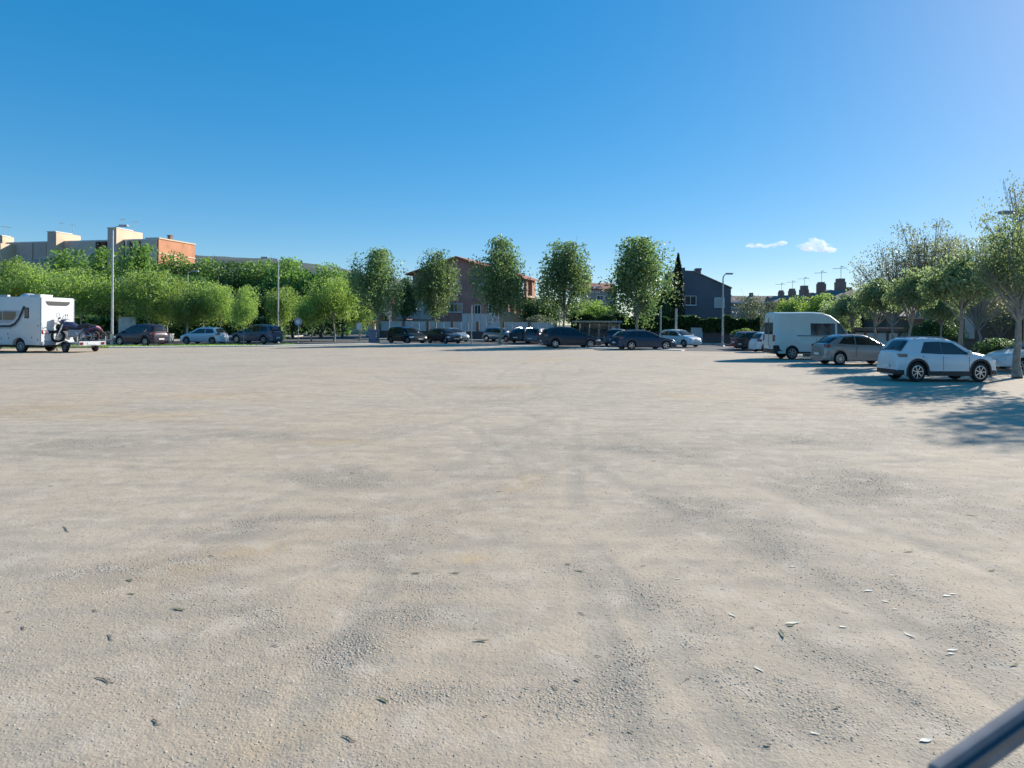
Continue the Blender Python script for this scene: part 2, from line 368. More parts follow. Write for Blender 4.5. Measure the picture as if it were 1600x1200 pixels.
def lot_material():
    m_ = MLOT; n = m_.node_tree; b = n.nodes['Principled BSDF']; b.inputs['Specular IOR Level'].default_value = .25
    L = n.links.new; tc = n.nodes.new('ShaderNodeTexCoord').outputs['Object']
    def nz(s, d=5, vec=tc, dist=0):
        t = n.nodes.new('ShaderNodeTexNoise'); t.inputs['Scale'].default_value = s; t.inputs['Detail'].default_value = d; t.inputs['Distortion'].default_value = dist
        L(vec, t.inputs['Vector']); return t.outputs['Fac']
    def mr(x, a, b_, c=0, d=1):
        t = n.nodes.new('ShaderNodeMapRange'); t.inputs[1].default_value = a; t.inputs[2].default_value = b_; t.inputs[3].default_value = c; t.inputs[4].default_value = d; L(x, t.inputs[0]); return t.outputs[0]
    def mix(f, a, b_, mode='MIX'):
        t = n.nodes.new('ShaderNodeMix'); t.data_type = 'RGBA'; t.blend_type = mode
        if hasattr(f, 'links'): L(f, t.inputs['Factor'])
        else: t.inputs['Factor'].default_value = f
        for s_, k in ((a, 'A'), (b_, 'B')):
            if hasattr(s_, 'links'): L(s_, t.inputs[k])
            else: t.inputs[k].default_value = (*s_, 1)
        return t.outputs['Result']
    def at(nm):
        t = n.nodes.new('ShaderNodeAttribute'); t.attribute_name = nm; return t.outputs['Fac']
    def mth(op, a, b_=None):
        t = n.nodes.new('ShaderNodeMath'); t.operation = op
        for k, s_ in enumerate((a, b_)):
            if s_ is None: continue
            if hasattr(s_, 'links'): L(s_, t.inputs[k])
            else: t.inputs[k].default_value = s_
        return t.outputs[0]
    base = mix(mr(nz(.09, 3), .38, .62), (.51, .43, .32), (.45, .41, .34))          # warm sand to grey grit
    base = mix(mr(nz(.035, 2), .4, .6, 0, .5), base, (.46, .43, .375))
    base = mix(mr(nz(.7, 6), .35, .7, 0, .45), base, (.42, .365, .29))
    base = mix(mr(at('track'), 0, 1, .0, .5), base, (.54, .48, .39))
    base = mix(mr(at('tyre'), .1, 1, 0, .4), base, (.36, .335, .285))
    base = mix(mr(at('sandy'), .05, .9, 0, .6), base, (.52, .40, .24))
    red = mr(nz(.22, 4), .62, .72, 0, .35); base = mix(red, base, (.36, .24, .15))
    vor = n.nodes.new('ShaderNodeTexVoronoi'); vor.inputs['Scale'].default_value = 62; L(tc, vor.inputs['Vector'])
    vor2 = n.nodes.new('ShaderNodeTexVoronoi'); vor2.inputs['Scale'].default_value = 130; L(tc, vor2.inputs['Vector'])
    stone = mix(mr(vor.outputs['Distance'], 0, .55), (.46, .43, .38), (.22, .205, .18))
    stone = mix(.15, stone, vor2.outputs['Color'], 'SOFT_LIGHT')
    g = at('gravel'); base = mix(mth('MULTIPLY', g, .62), base, stone)
    sp = mr(nz(38, 3), .62, .70); base = mix(mth('MULTIPLY', sp, .55), base, (.20, .18, .145))
    sp2 = mr(nz(90, 2), .56, .7); base = mix(mth('MULTIPLY', sp2, .35), base, (.22, .20, .165))
    # long faint streaks seen at a low angle
    mp = n.nodes.new('ShaderNodeMapping'); mp.inputs['Scale'].default_value = (.35, 1.3, 1); mp.inputs['Rotation'].default_value = (0, 0, .25); L(tc, mp.inputs['Vector'])
    base = mix(mr(nz(2.6, 8, mp.outputs[0]), .47, .66, 0, .42), base, (.30, .28, .24))
    base = mix(mr(nz(5.5, 8), .5, .68, 0, .4), base, (.30, .285, .25)); base = mix(mr(nz(3.3, 6, tc, .5), .52, .7, 0, .45), base, (.58, .53, .45))
    base = mix(1.0, base, (.97, .91, .865), 'MULTIPLY')
    L(base, b.inputs['Base Color'])
    h1 = mth('MULTIPLY', nz(24, 6), .5); h2 = mth('MULTIPLY', mr(vor.outputs['Distance'], 0, .6, 1, 0), mth('MULTIPLY', g, .45)); h3 = mth('MULTIPLY', nz(70, 4), .35)
    hh = mth('ADD', mth('ADD', h1, h2), h3)
    bp = n.nodes.new('ShaderNodeBump'); bp.inputs['Strength'].default_value = .8; bp.inputs['Distance'].default_value = .012
    L(hh, bp.inputs['Height']); L(bp.outputs[0], b.inputs['Normal'])
lot_material()
def add_attr(me, name, arr):
    a = me.attributes.new(name, 'FLOAT', 'POINT'); a.data.foreach_set('value', np.ascontiguousarray(arr, dtype=np.float32))
v, f = lot_sheet()
# far part up to the kerb: coarse rows clipped on the edge polyline
fv = []; ff = []
xs = np.linspace(-60, 20.6, 160); ye = np.interp(xs, EDGE[:, 0], EDGE[:, 1]); rows = 26
X = np.repeat(xs[None], rows, 0); Y = 30 + (ye[None] - 30) * np.linspace(0, 1, rows)[:, None]
Z = lot_z(X, Y) * np.linspace(1, .2, rows)[:, None] + np.linspace(0, .01, rows)[:, None]
v2 = np.stack([X, Y, Z], -1).reshape(-1, 3); i, j = np.meshgrid(np.arange(rows - 1), np.arange(159), indexing='ij'); q = (i * 160 + j).ravel()
f2 = np.stack([q, q + 1, q + 161, q + 160], 1) + len(v)
v = np.concatenate([v, v2]); f = np.concatenate([f, f2])
me = bpy.data.meshes.new('gravel_lot'); me.from_pydata(v.tolist(), [], f.tolist()); me.materials.append(MLOT); me.shade_smooth()
add_attr(me, 'gravel', gravel_amount(v[:, 0], v[:, 1])); add_attr(me, 'track', np.clip(track_amount(v[:, 0], v[:, 1]) * .7, 0, 1)); add_attr(me, 'sandy', sandy_amount(v[:, 0], v[:, 1])); add_attr(me, 'tyre', tyre_amount(v[:, 0], v[:, 1]))
lot = bpy.data.objects.new('gravel_lot', me); COL.objects.link(lot); tag(lot, kind='structure')

# loose pebbles: real stones, denser in the gravel patches
def pebbles():
    N = 300000
    y = 1.2 + (rng.random(N) ** 1.6) * 15; x = (rng.random(N) * 2 - 1) * (y * .86 + 1)
    g = gravel_amount(x, y); keep = rng.random(N) < (.16 + .84 * g ** 1.2); x, y, g = x[keep], y[keep], g[keep]; N = len(x)
    s = (.0016 + .0038 * rng.random(N) ** 2.6) * (1 + .5 * g) * (1 + y * .05)
    z = lot_z(x, y)
    a = rng.random(N) * 6.283; el = .7 + rng.random(N) * .9
    base = np.array([(1, 0, 0), (0, 1, 0), (-1, 0, 0), (0, -1, 0), (.15, .1, .75), (0, 0, -.6)], float)
    P = base[None] * (1 + (rng.random((N, 6, 1)) - .5) * .7)
    P[:, :, 0] *= el[:, None]; c, q_ = np.cos(a)[:, None], np.sin(a)[:, None]
    px = P[:, :, 0] * c - P[:, :, 1] * q_; py = P[:, :, 0] * q_ + P[:, :, 1] * c
    W = np.stack([px * s[:, None] + x[:, None], py * s[:, None] + y[:, None], P[:, :, 2] * s[:, None] * .7 + z[:, None] + s[:, None] * .0], -1).reshape(-1, 3)
    F = np.array([(0, 1, 4), (1, 2, 4), (2, 3, 4), (3, 0, 4), (1, 0, 5), (2, 1, 5), (3, 2, 5), (0, 3, 5)])
    F = (F[None] + (np.arange(N) * 6)[:, None, None]).reshape(-1, 3)
    me = bpy.data.meshes.new('gravel'); nf = len(F)
    me.vertices.add(len(W)); me.vertices.foreach_set('co', W.ravel()); me.loops.add(nf * 3); me.loops.foreach_set('vertex_index', F.ravel().astype(np.int32))
    me.polygons.add(nf); me.polygons.foreach_set('loop_start', np.arange(nf, dtype=np.int32) * 3); me.update(calc_edges=True)
    add_attr(me, 'tint', np.repeat(rng.random(N), 6))
    m_ = mat('pebble', (.3, .28, .24), .9, var=0); n = m_.node_tree; t = n.nodes.new('ShaderNodeAttribute'); t.attribute_name = 'tint'
    cr = n.nodes.new('ShaderNodeValToRGB'); n.links.new(t.outputs['Fac'], cr.inputs[0]); n.links.new(cr.outputs[0], n.nodes['Principled BSDF'].inputs['Base Color'])
    cr.color_ramp.elements[0].color = (.24, .22, .18, 1); cr.color_ramp.elements[1].color = (.52, .47, .39, 1)
    e = cr.color_ramp.elements.new(.5); e.color = (.38, .35, .28, 1)
    me.materials.append(m_); o = bpy.data.objects.new('gravel', me); COL.objects.link(o)
    tag(o, 'loose grey pebbles strewn over the sandy lot', 'gravel', kind='stuff')
pebbles()

# hills
def hill(name, prof, Y, depth, m_):
    xs = np.linspace(0, 1, 90); px = [p[0] for p in prof]; top = [p[1] for p in prof]
    vs = []; n = len(xs)
    for k in range(6):
        t = k / 5
        for s in xs:
            X_ = px[0] + (px[-1] - px[0]) * s; z = V(X_, float(np.interp(X_, px, top)) - 6, Y).z
            z += (noise.noise(Vector((X_ * .12, 0, 0))) * .5 + noise.noise(Vector((X_ * .5, 3, 0))) * .2) * Y * .004
            vs.append(((X_ - 800) / 1000 * Y * (1 + t * .2), Y + depth * (t - 1) + 0, z * math.sin(t * math.pi / 2) ** .8 - .5))
    fs = [(k * n + i, k * n + i + 1, (k + 1) * n + i + 1, (k + 1) * n + i) for k in range(5) for i in range(n - 1)]
    o = MB().add(vs, fs).build(name, m_, smooth=60); tag(o, kind='structure')
MT['hill'] = mat('hazy_wooded_hill', (.05, .075, .075), .95, var=.4, scale=.03, col2=(.09, .115, .10), bump=1, bscale=.08, detail=8)  # distance haze is mixed into the hill colour as a bluish tone
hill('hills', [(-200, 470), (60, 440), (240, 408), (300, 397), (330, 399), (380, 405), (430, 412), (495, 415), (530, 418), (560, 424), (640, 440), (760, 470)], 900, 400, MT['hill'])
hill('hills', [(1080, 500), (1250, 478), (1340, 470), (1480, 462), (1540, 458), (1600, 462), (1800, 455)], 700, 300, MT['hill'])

# clouds: two small puffy banks far behind the houses
def cloud(name, label, blobs, Y):
    b = MB()
    m_ = MT.get('cloud')
    if not m_:
        m_ = bpy.data.materials.new('cloud'); m_.use_nodes = True; n = m_.node_tree; n.nodes.clear(); MT['cloud'] = m_
        o_ = n.nodes.new('ShaderNodeOutputMaterial'); pv = n.nodes.new('ShaderNodeVolumePrincipled'); pv.inputs['Color'].default_value = (.93, .94, .96, 1)
        pv.inputs['Anisotropy'].default_value = .2
        tc = n.nodes.new('ShaderNodeTexCoord'); nz = n.nodes.new('ShaderNodeTexNoise'); nz.inputs['Scale'].default_value = .028; nz.inputs['Detail'].default_value = 5
        mr = n.nodes.new('ShaderNodeMapRange'); mr.inputs[1].default_value = .42; mr.inputs[2].default_value = .6; mr.inputs[3].default_value = .0; mr.inputs[4].default_value = .035
        n.links.new(tc.outputs['Object'], nz.inputs['Vector']); n.links.new(nz.outputs['Fac'], mr.inputs[0]); n.links.new(mr.outputs[0], pv.inputs['Density'])
        n.links.new(pv.outputs[0], o_.inputs['Volume'])
    c0 = V(blobs[0][0], blobs[0][1], Y)
    for px, py, rx, rz in blobs:
        c = V(px, py, Y) - c0; s = Y / 1000
        b.sphere((c.x, c.y + random.uniform(-20, 20), c.z), 1, n=14, q=9, sc=(rx * s, rx * s * .8, rz * s))
    bm_o = b.build(name, m_, loc=c0, fix=False)
    rm = bm_o.modifiers.new('m', 'REMESH'); rm.mode = 'VOXEL'; rm.voxel_size = 3.5
    dt = bpy.data.textures.new('cloud_lumps', 'CLOUDS'); dt.noise_scale = 14; dm = bm_o.modifiers.new('d', 'DISPLACE'); dm.texture = dt; dm.strength = 14; dm.mid_level = .55
    tag(bm_o, label, 'cloud')
cloud('cloud', 'small thin flat white cloud above the chimneys', [(1200, 384, 14, 3), (1180, 384, 14, 2.2), (1222, 380, 9, 3.6), (1190, 382, 9, 3), (1212, 382, 8, 4), (1172, 383, 7, 2)], 2600)
cloud('cloud', 'larger puffy white cloud with a grey underside', [(1268, 379, 11, 7), (1258, 384, 9, 5), (1280, 381, 10, 6), (1292, 386, 10, 6), (1268, 389, 20, 4), (1247, 384, 6, 4.5), (1286, 391, 18, 4.5), (1302, 391, 8, 4), (1262, 376, 6, 4)], 2600)

# ================================================================ VEHICLES
def interp(pl, x):
    return float(np.interp(x, [p[0] for p in pl], [p[1] for p in pl]))
def paint(name, col, metal=.0, rough=.32):
    return mat(name, col, rough, metal=metal, var=.04, scale=1.2, coat=.7 if sum(col) > .6 else .35, spec=.5 if sum(col) > .6 else .3)
MT['smoked'] = mat('smoked_lamp', (.05, .02, .025), .12, var=.1, coat=.8)
WHEELS = {}
def wheel(parent, x, y, Rw, wd, side, rimm, spokes=5, name='wheel'):
    key = (Rw, wd, rimm.name, spokes)
    if key not in WHEELS:
        t = MB().lathe([(Rw * .64, -wd / 2 + .01), (Rw * .9, -wd / 2), (Rw * .98, -wd / 2 + .03), (Rw, 0), (Rw * .98, wd / 2 - .03), (Rw * .9, wd / 2), (Rw * .64, wd / 2 - .01), (Rw * .6, 0), (Rw * .64, -wd / 2 + .01)], 28, 'y')
        r_ = MB(); ro = wd / 2 - .012
        r_.lathe([(Rw * .66, ro - .05), (Rw * .67, ro + .004), (Rw * .60, ro + .008), (Rw * .585, ro - .04)], 28, 'y')
        r_.lathe([(0.001, ro - .075), (Rw * .62, ro - .075)], 24, 'y', m=1)
        for k in range(spokes):
            a = 2 * math.pi * k / spokes + .2
            c, s = math.cos(a), math.sin(a)
            r_.beam((c * Rw * .1, ro - .012, s * Rw * .1), (c * Rw * .6, ro - .008, s * Rw * .6), .03, Rw * (.19 if spokes <= 6 else .1), up=(-s, 0, c))
        r_.lathe([(.001, ro + .006), (Rw * .16, ro + .006), (Rw * .17, ro - .05)], 14, 'y')
        a_ = t.build('tyre', MT['rubber'], smooth=40); b_ = r_.build('rim', [rimm, MT['blackpl']], smooth=30)
        WHEELS[key] = (a_.data, b_.data)
        bpy.data.objects.remove(a_); bpy.data.objects.remove(b_)
    tm, rm = WHEELS[key]
    w_ = bpy.data.objects.new(name, tm); COL.objects.link(w_); w_.parent = parent; w_.location = (x, y, Rw)
    w_.rotation_euler = (0, random.uniform(0, 6), 0 if side > 0 else math.pi)
    rr = bpy.data.objects.new('rim', rm); COL.objects.link(rr); rr.parent = w_
    return w_

def lerp_pts(pl): return pl
KIND = {
 # L length, W width, xr xf wheel positions from the rear bumper, R wheel radius; top: roofline, belt: window line
 'suv': dict(L=4.14, W=1.76, xr=.80, xf=3.38, R=.345, top=[(0, .62), (.03, .78), (.08, 1.0), (.16, 1.05), (.50, 1.42), (.62, 1.475), (1.2, 1.515), (2.0, 1.50), (2.45, 1.42), (3.12, 1.04), (3.3, 1.0), (3.85, .90), (4.02, .80), (4.10, .62), (4.14, .5)],
     belt=[(0, 1.0), (2.9, .93), (4.14, .85)], t=.36, ws=(2.32, 3.10), rw=(.17, .52), clad=True, floor=.22,
     glass=[[(.92, 1.0), (1.14, 1.38), (1.79, 1.405), (1.81, .965)], [(1.82, .965), (1.80, 1.40), (2.30, 1.355), (2.95, .955)]]),
 'hatch': dict(L=3.75, W=1.62, xr=.62, xf=3.05, R=.285, top=[(0, .5), (.03, .75), (.07, .86), (.13, .9), (.45, 1.28), (.6, 1.34), (1.2, 1.385), (1.9, 1.37), (2.2, 1.30), (2.85, .93), (3.0, .9), (3.55, .76), (3.69, .66), (3.75, .45)],
     belt=[(0, .90), (2.7, .86), (3.75, .72)], t=.38, ws=(2.12, 2.82), rw=(.15, .46), floor=.2,
     glass=[[(.42, .94), (.68, 1.25), (1.30, 1.285), (1.30, .90)], [(1.35, .90), (1.35, 1.285), (2.02, 1.25), (2.62, .885)]]),
 'minivan': dict(L=4.25, W=1.78, xr=.78, xf=3.42, R=.315, top=[(0, .5), (.03, .8), (.08, 1.0), (.14, 1.05), (.35, 1.48), (.52, 1.58), (1.2, 1.63), (2.0, 1.61), (2.4, 1.50), (3.3, 1.04), (3.5, .98), (4.0, .82), (4.17, .68), (4.25, .45)],
     belt=[(0, 1.02), (3.0, .95), (4.25, .8)], t=.34, ws=(2.28, 3.26), rw=(.15, .37), floor=.2,
     glass=[[(.40, 1.07), (.52, 1.46), (1.02, 1.5), (.98, 1.05)], [(1.06, 1.05), (1.1, 1.5), (1.9, 1.52), (1.9, 1.0)], [(1.95, 1.0), (1.95, 1.52), (2.28, 1.45), (3.05, .98)]]),
 'longvan': dict(L=4.7, W=1.85, xr=.88, xf=3.75, R=.33, top=[(0, .5), (.03, .8), (.08, 1.0), (.15, 1.06), (.40, 1.46), (.58, 1.55), (1.4, 1.63), (2.2, 1.60), (2.6, 1.50), (3.6, 1.02), (3.8, .97), (4.4, .80), (4.6, .68), (4.7, .45)],
     belt=[(0, 1.05), (3.2, .95), (4.7, .8)], t=.34, ws=(2.48, 3.56), rw=(.17, .42), floor=.2,
     glass=[[(.46, 1.10), (.62, 1.42), (1.25, 1.48), (1.2, 1.06)], [(1.28, 1.05), (1.32, 1.49), (2.1, 1.51), (2.1, 1.0)], [(2.15, 1.0), (2.15, 1.51), (2.5, 1.44), (3.32, .98)]]),
 'wagon': dict(L=4.72, W=1.82, xr=.98, xf=3.79, R=.33, top=[(0, .5), (.03, .78), (.08, .92), (.18, .97), (.62, 1.33), (.85, 1.39), (1.6, 1.435), (2.3, 1.42), (2.7, 1.33), (3.4, .98), (3.6, .95), (4.4, .80), (4.6, .70), (4.72, .45)],
     belt=[(0, .96), (3.2, .92), (4.72, .75)], t=.4, ws=(2.6, 3.37), rw=(.21, .64), floor=.18, rails=True,
     glass=[[(.56, .99), (.92, 1.31), (1.45, 1.34), (1.38, .97)], [(1.44, .97), (1.50, 1.34), (2.12, 1.35), (2.12, .95)], [(2.17, .95), (2.17, 1.35), (2.5, 1.29), (3.18, .94)]]),
 'sedan': dict(L=4.25, W=1.76, xr=.80, xf=3.40, R=.315, top=[(0, .5), (.03, .85), (.08, .98), (.2, 1.02), (.75, 1.35), (1.0, 1.42), (1.6, 1.46), (2.2, 1.44), (2.5, 1.35), (3.2, .98), (3.4, .94), (4.0, .80), (4.16, .68), (4.25, .45)],
     belt=[(0, .98), (3.0, .92), (4.25, .78)], t=.4, ws=(2.42, 3.17), rw=(.24, .72), floor=.2,
     glass=[[(.72, 1.03), (1.06, 1.33), (1.62, 1.37), (1.62, .985)], [(1.67, .98), (1.67, 1.37), (2.36, 1.32), (2.98, .955)]]),
 'van': dict(L=5.6, W=1.97, xr=1.15, xf=4.65, R=.36, top=[(0, .5), (.01, 1.0), (.03, 2.1), (.06, 2.46), (.14, 2.57), (2.5, 2.60), (3.1, 2.57), (3.55, 2.45), (4.15, 2.05), (4.75, 1.36), (5.0, 1.26), (5.42, 1.08), (5.54, .85), (5.6, .5)],
     belt=[(0, 1.3), (4.6, 1.2), (5.6, 1.0)], t=.10, ws=(4.19, 4.72), rw=None, floor=.3, glass=[[(2.3, 1.36), (2.3, 2.0), (3.82, 2.0), (3.82, 1.36)], [(3.95, 1.38), (3.95, 2.02), (4.12, 2.02), (4.62, 1.38)]]),
}
def car(kind, label, cat, body_mat, pose, group=None, name='parked_car', rimm=None, spokes=5, sx=1.0, sy=1.0, sz=1.0, plate=True, detail=False, cladm=None):
    K = KIND[kind]; L, W, Rw, t = K['L'], K['W'], K['R'], K['t']; hw = W / 2; xr, xf = K['xr'], K['xf']; Ra = Rw + .055
    root = empty(name); tag(root, label, cat, group)
    def plan(x):
        e = .0
        for d, a in ((x, .5), (L - x, .62)):
            if d < a: e += (1 - d / a) ** 2.2 * (.16 if kind != 'van' else .07)
        return hw - e
    topf = lambda x: interp(K['top'], x)
    beltf = lambda x: min(interp(K['belt'], x), topf(x) - .07)
    def side_y(x, z):
        b_ = beltf(x); w_ = plan(x)
        if z <= b_: return w_
        return w_ - .035 - t * (z - b_) - (.10 * (z - b_) ** 3 if kind != 'van' else 0)
    fl = K['floor']
    def zb(x):
        z = fl + .02
        for c in (xr, xf):
            if abs(x - c) < Ra: z = max(z, Rw + math.sqrt(max(0, Ra * Ra - (x - c) ** 2)))
        e = min(x, L - x); 
        if e < .25: z = max(z, fl + .02 + (.25 - e) * .35)
        return z
    st = set([p[0] for p in K['top']])
    for c in (xr, xf):
        for k in range(15): st.add(round(c + Ra * math.cos(math.pi * k / 14) * .9999, 4))
        st.add(round(c - Ra - .01, 4)); st.add(round(c + Ra + .01, 4))
    st |= set(round(v_, 3) for v_ in np.linspace(0, L, 30)); st = sorted(s for s in st if 0 <= s <= L)
    st = [s for i, s in enumerate(st) if i == 0 or s - st[i - 1] > .004]
    body = MB(); rings = []
    for x in st:
        w_, zt, b_, z0 = plan(x), topf(x), beltf(x), zb(x)
        z0 = min(z0, b_ - .12); ye = side_y(x, zt - .05); cr = .035 if zt > b_ + .2 else .02
        iw = w_ - .24; mid = (z0 + b_) / 2
        half = [(0, fl), (iw, fl), (iw, z0), (w_ - .03, z0), (w_ - .004, z0 + .03), (w_ + .012, mid), (w_ + .004, b_ - .07), (w_ - .035, b_),
                (side_y(x, b_ + (zt - .05 - b_) * .5) if zt - .05 > b_ else w_ - .05, max(b_, b_ + (zt - .05 - b_) * .5)), (max(.1, ye), max(b_ + .005, zt - .05)), (max(.05, ye - .07), zt - .008), (max(.03, ye * .55), zt + cr * .7), (0, zt + cr)]
        ring = [(x, y_, z_) for y_, z_ in half] + [(x, -y_, z_) for y_, z_ in half[-2:0:-1]]
        rings.append(ring)
    n = len(rings[0]); vs = [p for r_ in rings for p in r_]; fs = []; ms = []
    for i in range(len(rings) - 1):
        for k in range(n):
            fs.append((i * n + k, (i + 1) * n + k, (i + 1) * n + (k + 1) % n, i * n + (k + 1) % n))
            kk = k if k < 12 else n - 1 - k
            ms.append(1 if kk <= 2 or (K.get('clad') and kk in (3, 4) and False) else 0)
    fs.append(tuple(range(n))); ms.append(0); fs.append(tuple((len(rings) - 1) * n + k for k in range(n))[::-1]); ms.append(0)
    body.v = vs; body.f = fs; body.m = ms
    body.build('body', [body_mat, MT['blackpl']], root, smooth=38)
    # wheels
    for x in (xr, xf):
        for s in (1, -1): wheel(root, x, s * (hw - .115), Rw, .2, s, rimm or MT['greyrim'], spokes)
    # cladding round arches and sill
    if K.get('clad'):
        for s in (1, -1):
            c = MB()
            for cx in (xr, xf):
                pts = [(cx + (Ra + .0) * math.cos(a), Rw + (Ra + .0) * math.sin(a)) for a in np.linspace(-.35, math.pi + .35, 16)]
                po = [(cx + (Ra + .075) * math.cos(a), Rw + (Ra + .075) * math.sin(a)) for a in np.linspace(-.35, math.pi + .35, 16)]
                for k in range(15):
                    q = [pts[k], pts[k + 1], po[k + 1], po[k]]
                    vv = [(px_, s * (plan(min(max(px_, 0), L)) - .03), pz) for px_, pz in q] + [(px_, s * (plan(min(max(px_, 0), L)) + .022), pz) for px_, pz in q]
                    c.add(vv, [(0, 1, 2, 3), (4, 5, 6, 7), (0, 1, 5, 4), (2, 3, 7, 6), (1, 2, 6, 5), (3, 0, 4, 7)])
            c.box(xr + Ra + .03, xf - Ra - .03, s * (hw - .06) if s > 0 else -(hw + .025), s * (hw + .025) if s > 0 else -(hw - .06), fl, fl + .16)
            c.build('wheel_arch_cladding', MT['blackpl'], root, smooth=30)
    # glass
    def panel(polys, nm, m_, off=.006, th=.03, s=1):
        for poly in polys:
            q = MB(); cx = sum(p[0] for p in poly) / len(poly); cz = sum(p[1] for p in poly) / len(poly)
            out = [(x, s * (side_y(x, z) + off), z) for x, z in poly]; inn = [(x, s * (side_y(x, z) - th), z) for x, z in poly]
            k_ = len(poly); cc = (cx, s * (side_y(cx, cz) + off + .003), cz)
            q.add(out + inn + [cc], [(i, (i + 1) % k_, 2 * k_) for i in range(k_)] + [(i, (i + 1) % k_, k_ + (i + 1) % k_, k_ + i) for i in range(k_)])
            q.build(nm, m_, root)
    for s in (1, -1): panel(K['glass'], 'side_window', MT['glass'], s=s)
    def screen(x0, x1, nm):
        q = MB(); rows = []
        for k in range(5):
            x = x0 + (x1 - x0) * k / 4; zt = topf(x); cr = .035; ye = side_y(x, zt - .05) - .06
            d = (topf(x1) - topf(x0)) / (x1 - x0); nx = -d / math.hypot(1, d); nz_ = 1 / math.hypot(1, d); o = .012
            rows.append([(x + nx * o, f_ * ye, zt + cr * (1 - abs(f_) ** 2) * .95 + nz_ * o - (.0 if abs(f_) < .9 else .01)) for f_ in (-1, -.5, 0, .5, 1)])
        vs = [p for r_ in rows for p in r_]; fs = [(i * 5 + k, i * 5 + k + 1, (i + 1) * 5 + k + 1, (i + 1) * 5 + k) for i in range(4) for k in range(4)]
        q.add(vs, fs); o_ = q.build(nm, MT['glass'], root, smooth=50); md = o_.modifiers.new('s', 'SOLIDIFY'); md.thickness = .02; md.offset = -1
    screen(K['ws'][0], K['ws'][1], 'windscreen')
    if K['rw']: screen(K['rw'][0], K['rw'][1], 'rear_window')
    zr = interp(K['belt'], 0)
    # lamps wrap the corners: a shell following the plan curve
    def lamp(x0, x1, z0, z1, nm, m_):
        for s in (1, -1):
            q = MB(); xs_ = np.linspace(x0, x1, 5); rr = []
            for x in xs_: rr += [(x, s * (plan(x) + .012), z0), (x, s * (plan(x) + .004), z1), (x, s * (plan(x) - .16), z0), (x, s * (plan(x) - .16), z1)]
            fs = []
            for i in range(4):
                a, b_ = i * 4, i * 4 + 4; fs += [(a, b_, b_ + 1, a + 1), (a + 2, a + 3, b_ + 3, b_ + 2), (a, a + 2, b_ + 2, b_), (a + 1, b_ + 1, b_ + 3, a + 3)]
            fs += [(0, 1, 3, 2), (16, 18, 19, 17)]
            q.add(rr, fs).build(nm, m_, root, smooth=40)
    if kind == 'van':
        lamp(-.006, .08, 1.0, 1.35, 'tail_light', MT['redlamp']); lamp(L - .35, L - .1, .8, .98, 'headlight', MT['clearlamp'])
        for s in (1, -1):
            q = MB().box(-.012, .03, min(s * .12, s * .72), max(s * .12, s * .72), 1.38, 2.02); q.build('rear_window', MT['glass'], root)
        MB().box(-.008, .02, -.006, .006, .6, 2.3).build('door_seam', MT['blackpl'], root)
        for s in (1, -1):
            MB().box(1.45, 4.0, min(s * (hw + .004), s * (hw + .02)), max(s * (hw + .004), s * (hw + .02)), 1.30, 1.335).build('door_rail', MT['blackpl'], root)
            MB().box(1.55, 4.2, min(s * (hw - .03), s * (hw + .022)), max(s * (hw - .03), s * (hw + .022)), .36, .44).build('sill_trim', MT['blackpl'], root)
            MB().box(-.02, .8, min(s * (hw - .12), s * (hw - .02 + .02)), max(s * (hw - .12), s * (hw + .012)), .46, .78).build('corner_trim', MT['blackpl'], root)
        MB().lathe([(.001, -.3), (.17, -.3), (.17, .3), (.001, .3)], 16, 'x', (2.35, -.5, .33)).build('fuel_tank', MT['greymetal'], root, smooth=40)
    else:
        lamp(.05 if kind != 'suv' else .07, .30 if kind != 'suv' else .36, zr - .14, zr + .01 if kind != 'suv' else zr - .03, 'tail_light', MT['redlamp'] if kind != 'suv' else MT['smoked'])
        hl = interp(K['top'], L - .25) ; lamp(L - .52, L - .08, hl - .22, hl - .10, 'headlight', MT['clearlamp'])
    # bumpers
    for x0, x1, nm in ((-.035, .26, 'rear_bumper'), (L - .30, L + .03, 'front_bumper')):
        q = MB(); xs_ = np.linspace(x0, x1, 6); z0, z1 = fl + .04, fl + (.28 if kind not in ('van', 'suv') else .2 if kind == 'suv' else .26)
        loop = [(x, plan(min(max(x, 0), L)) + .012 - (.05 if x in (xs_[0], xs_[-1]) and (x < 0 or x > L) else 0)) for x in xs_]
        rr = loop + [(x, -y_) for x, y_ in loop[::-1]]
        q.prism(rr, z1 - z0, z0=z0)
        q.build(nm, MT['blackpl'] if (K.get('clad') or kind == 'van') else body_mat, root, bevel=.025, smooth=40)
    if plate:
        MB().box(-.048, -.03, -.26, .26, .48 if kind != 'van' else .62, .59 if kind != 'van' else .73).build('number_plate', MT['plate'], root)
        MB().box(L + .028, L + .042, -.26, .26, .42, .53).build('number_plate', MT['plate'], root)
    # mirrors, handles, seams
    xm = K['ws'][1] - .22
    for s in (1, -1):
        zm = beltf(xm) + .09; y_ = side_y(xm, zm)
        q = MB().sphere((xm, s * (y_ + .11), zm), 1, n=10, q=6, sc=(.08, .11, .075 if kind != 'van' else .16)); q.beam((xm, s * (y_ - .03), zm - .03), (xm, s * (y_ + .06), zm - .03), .05, .03)
        q.build('door_mirror', body_mat if kind != 'van' else MT['blackpl'], root, smooth=50)
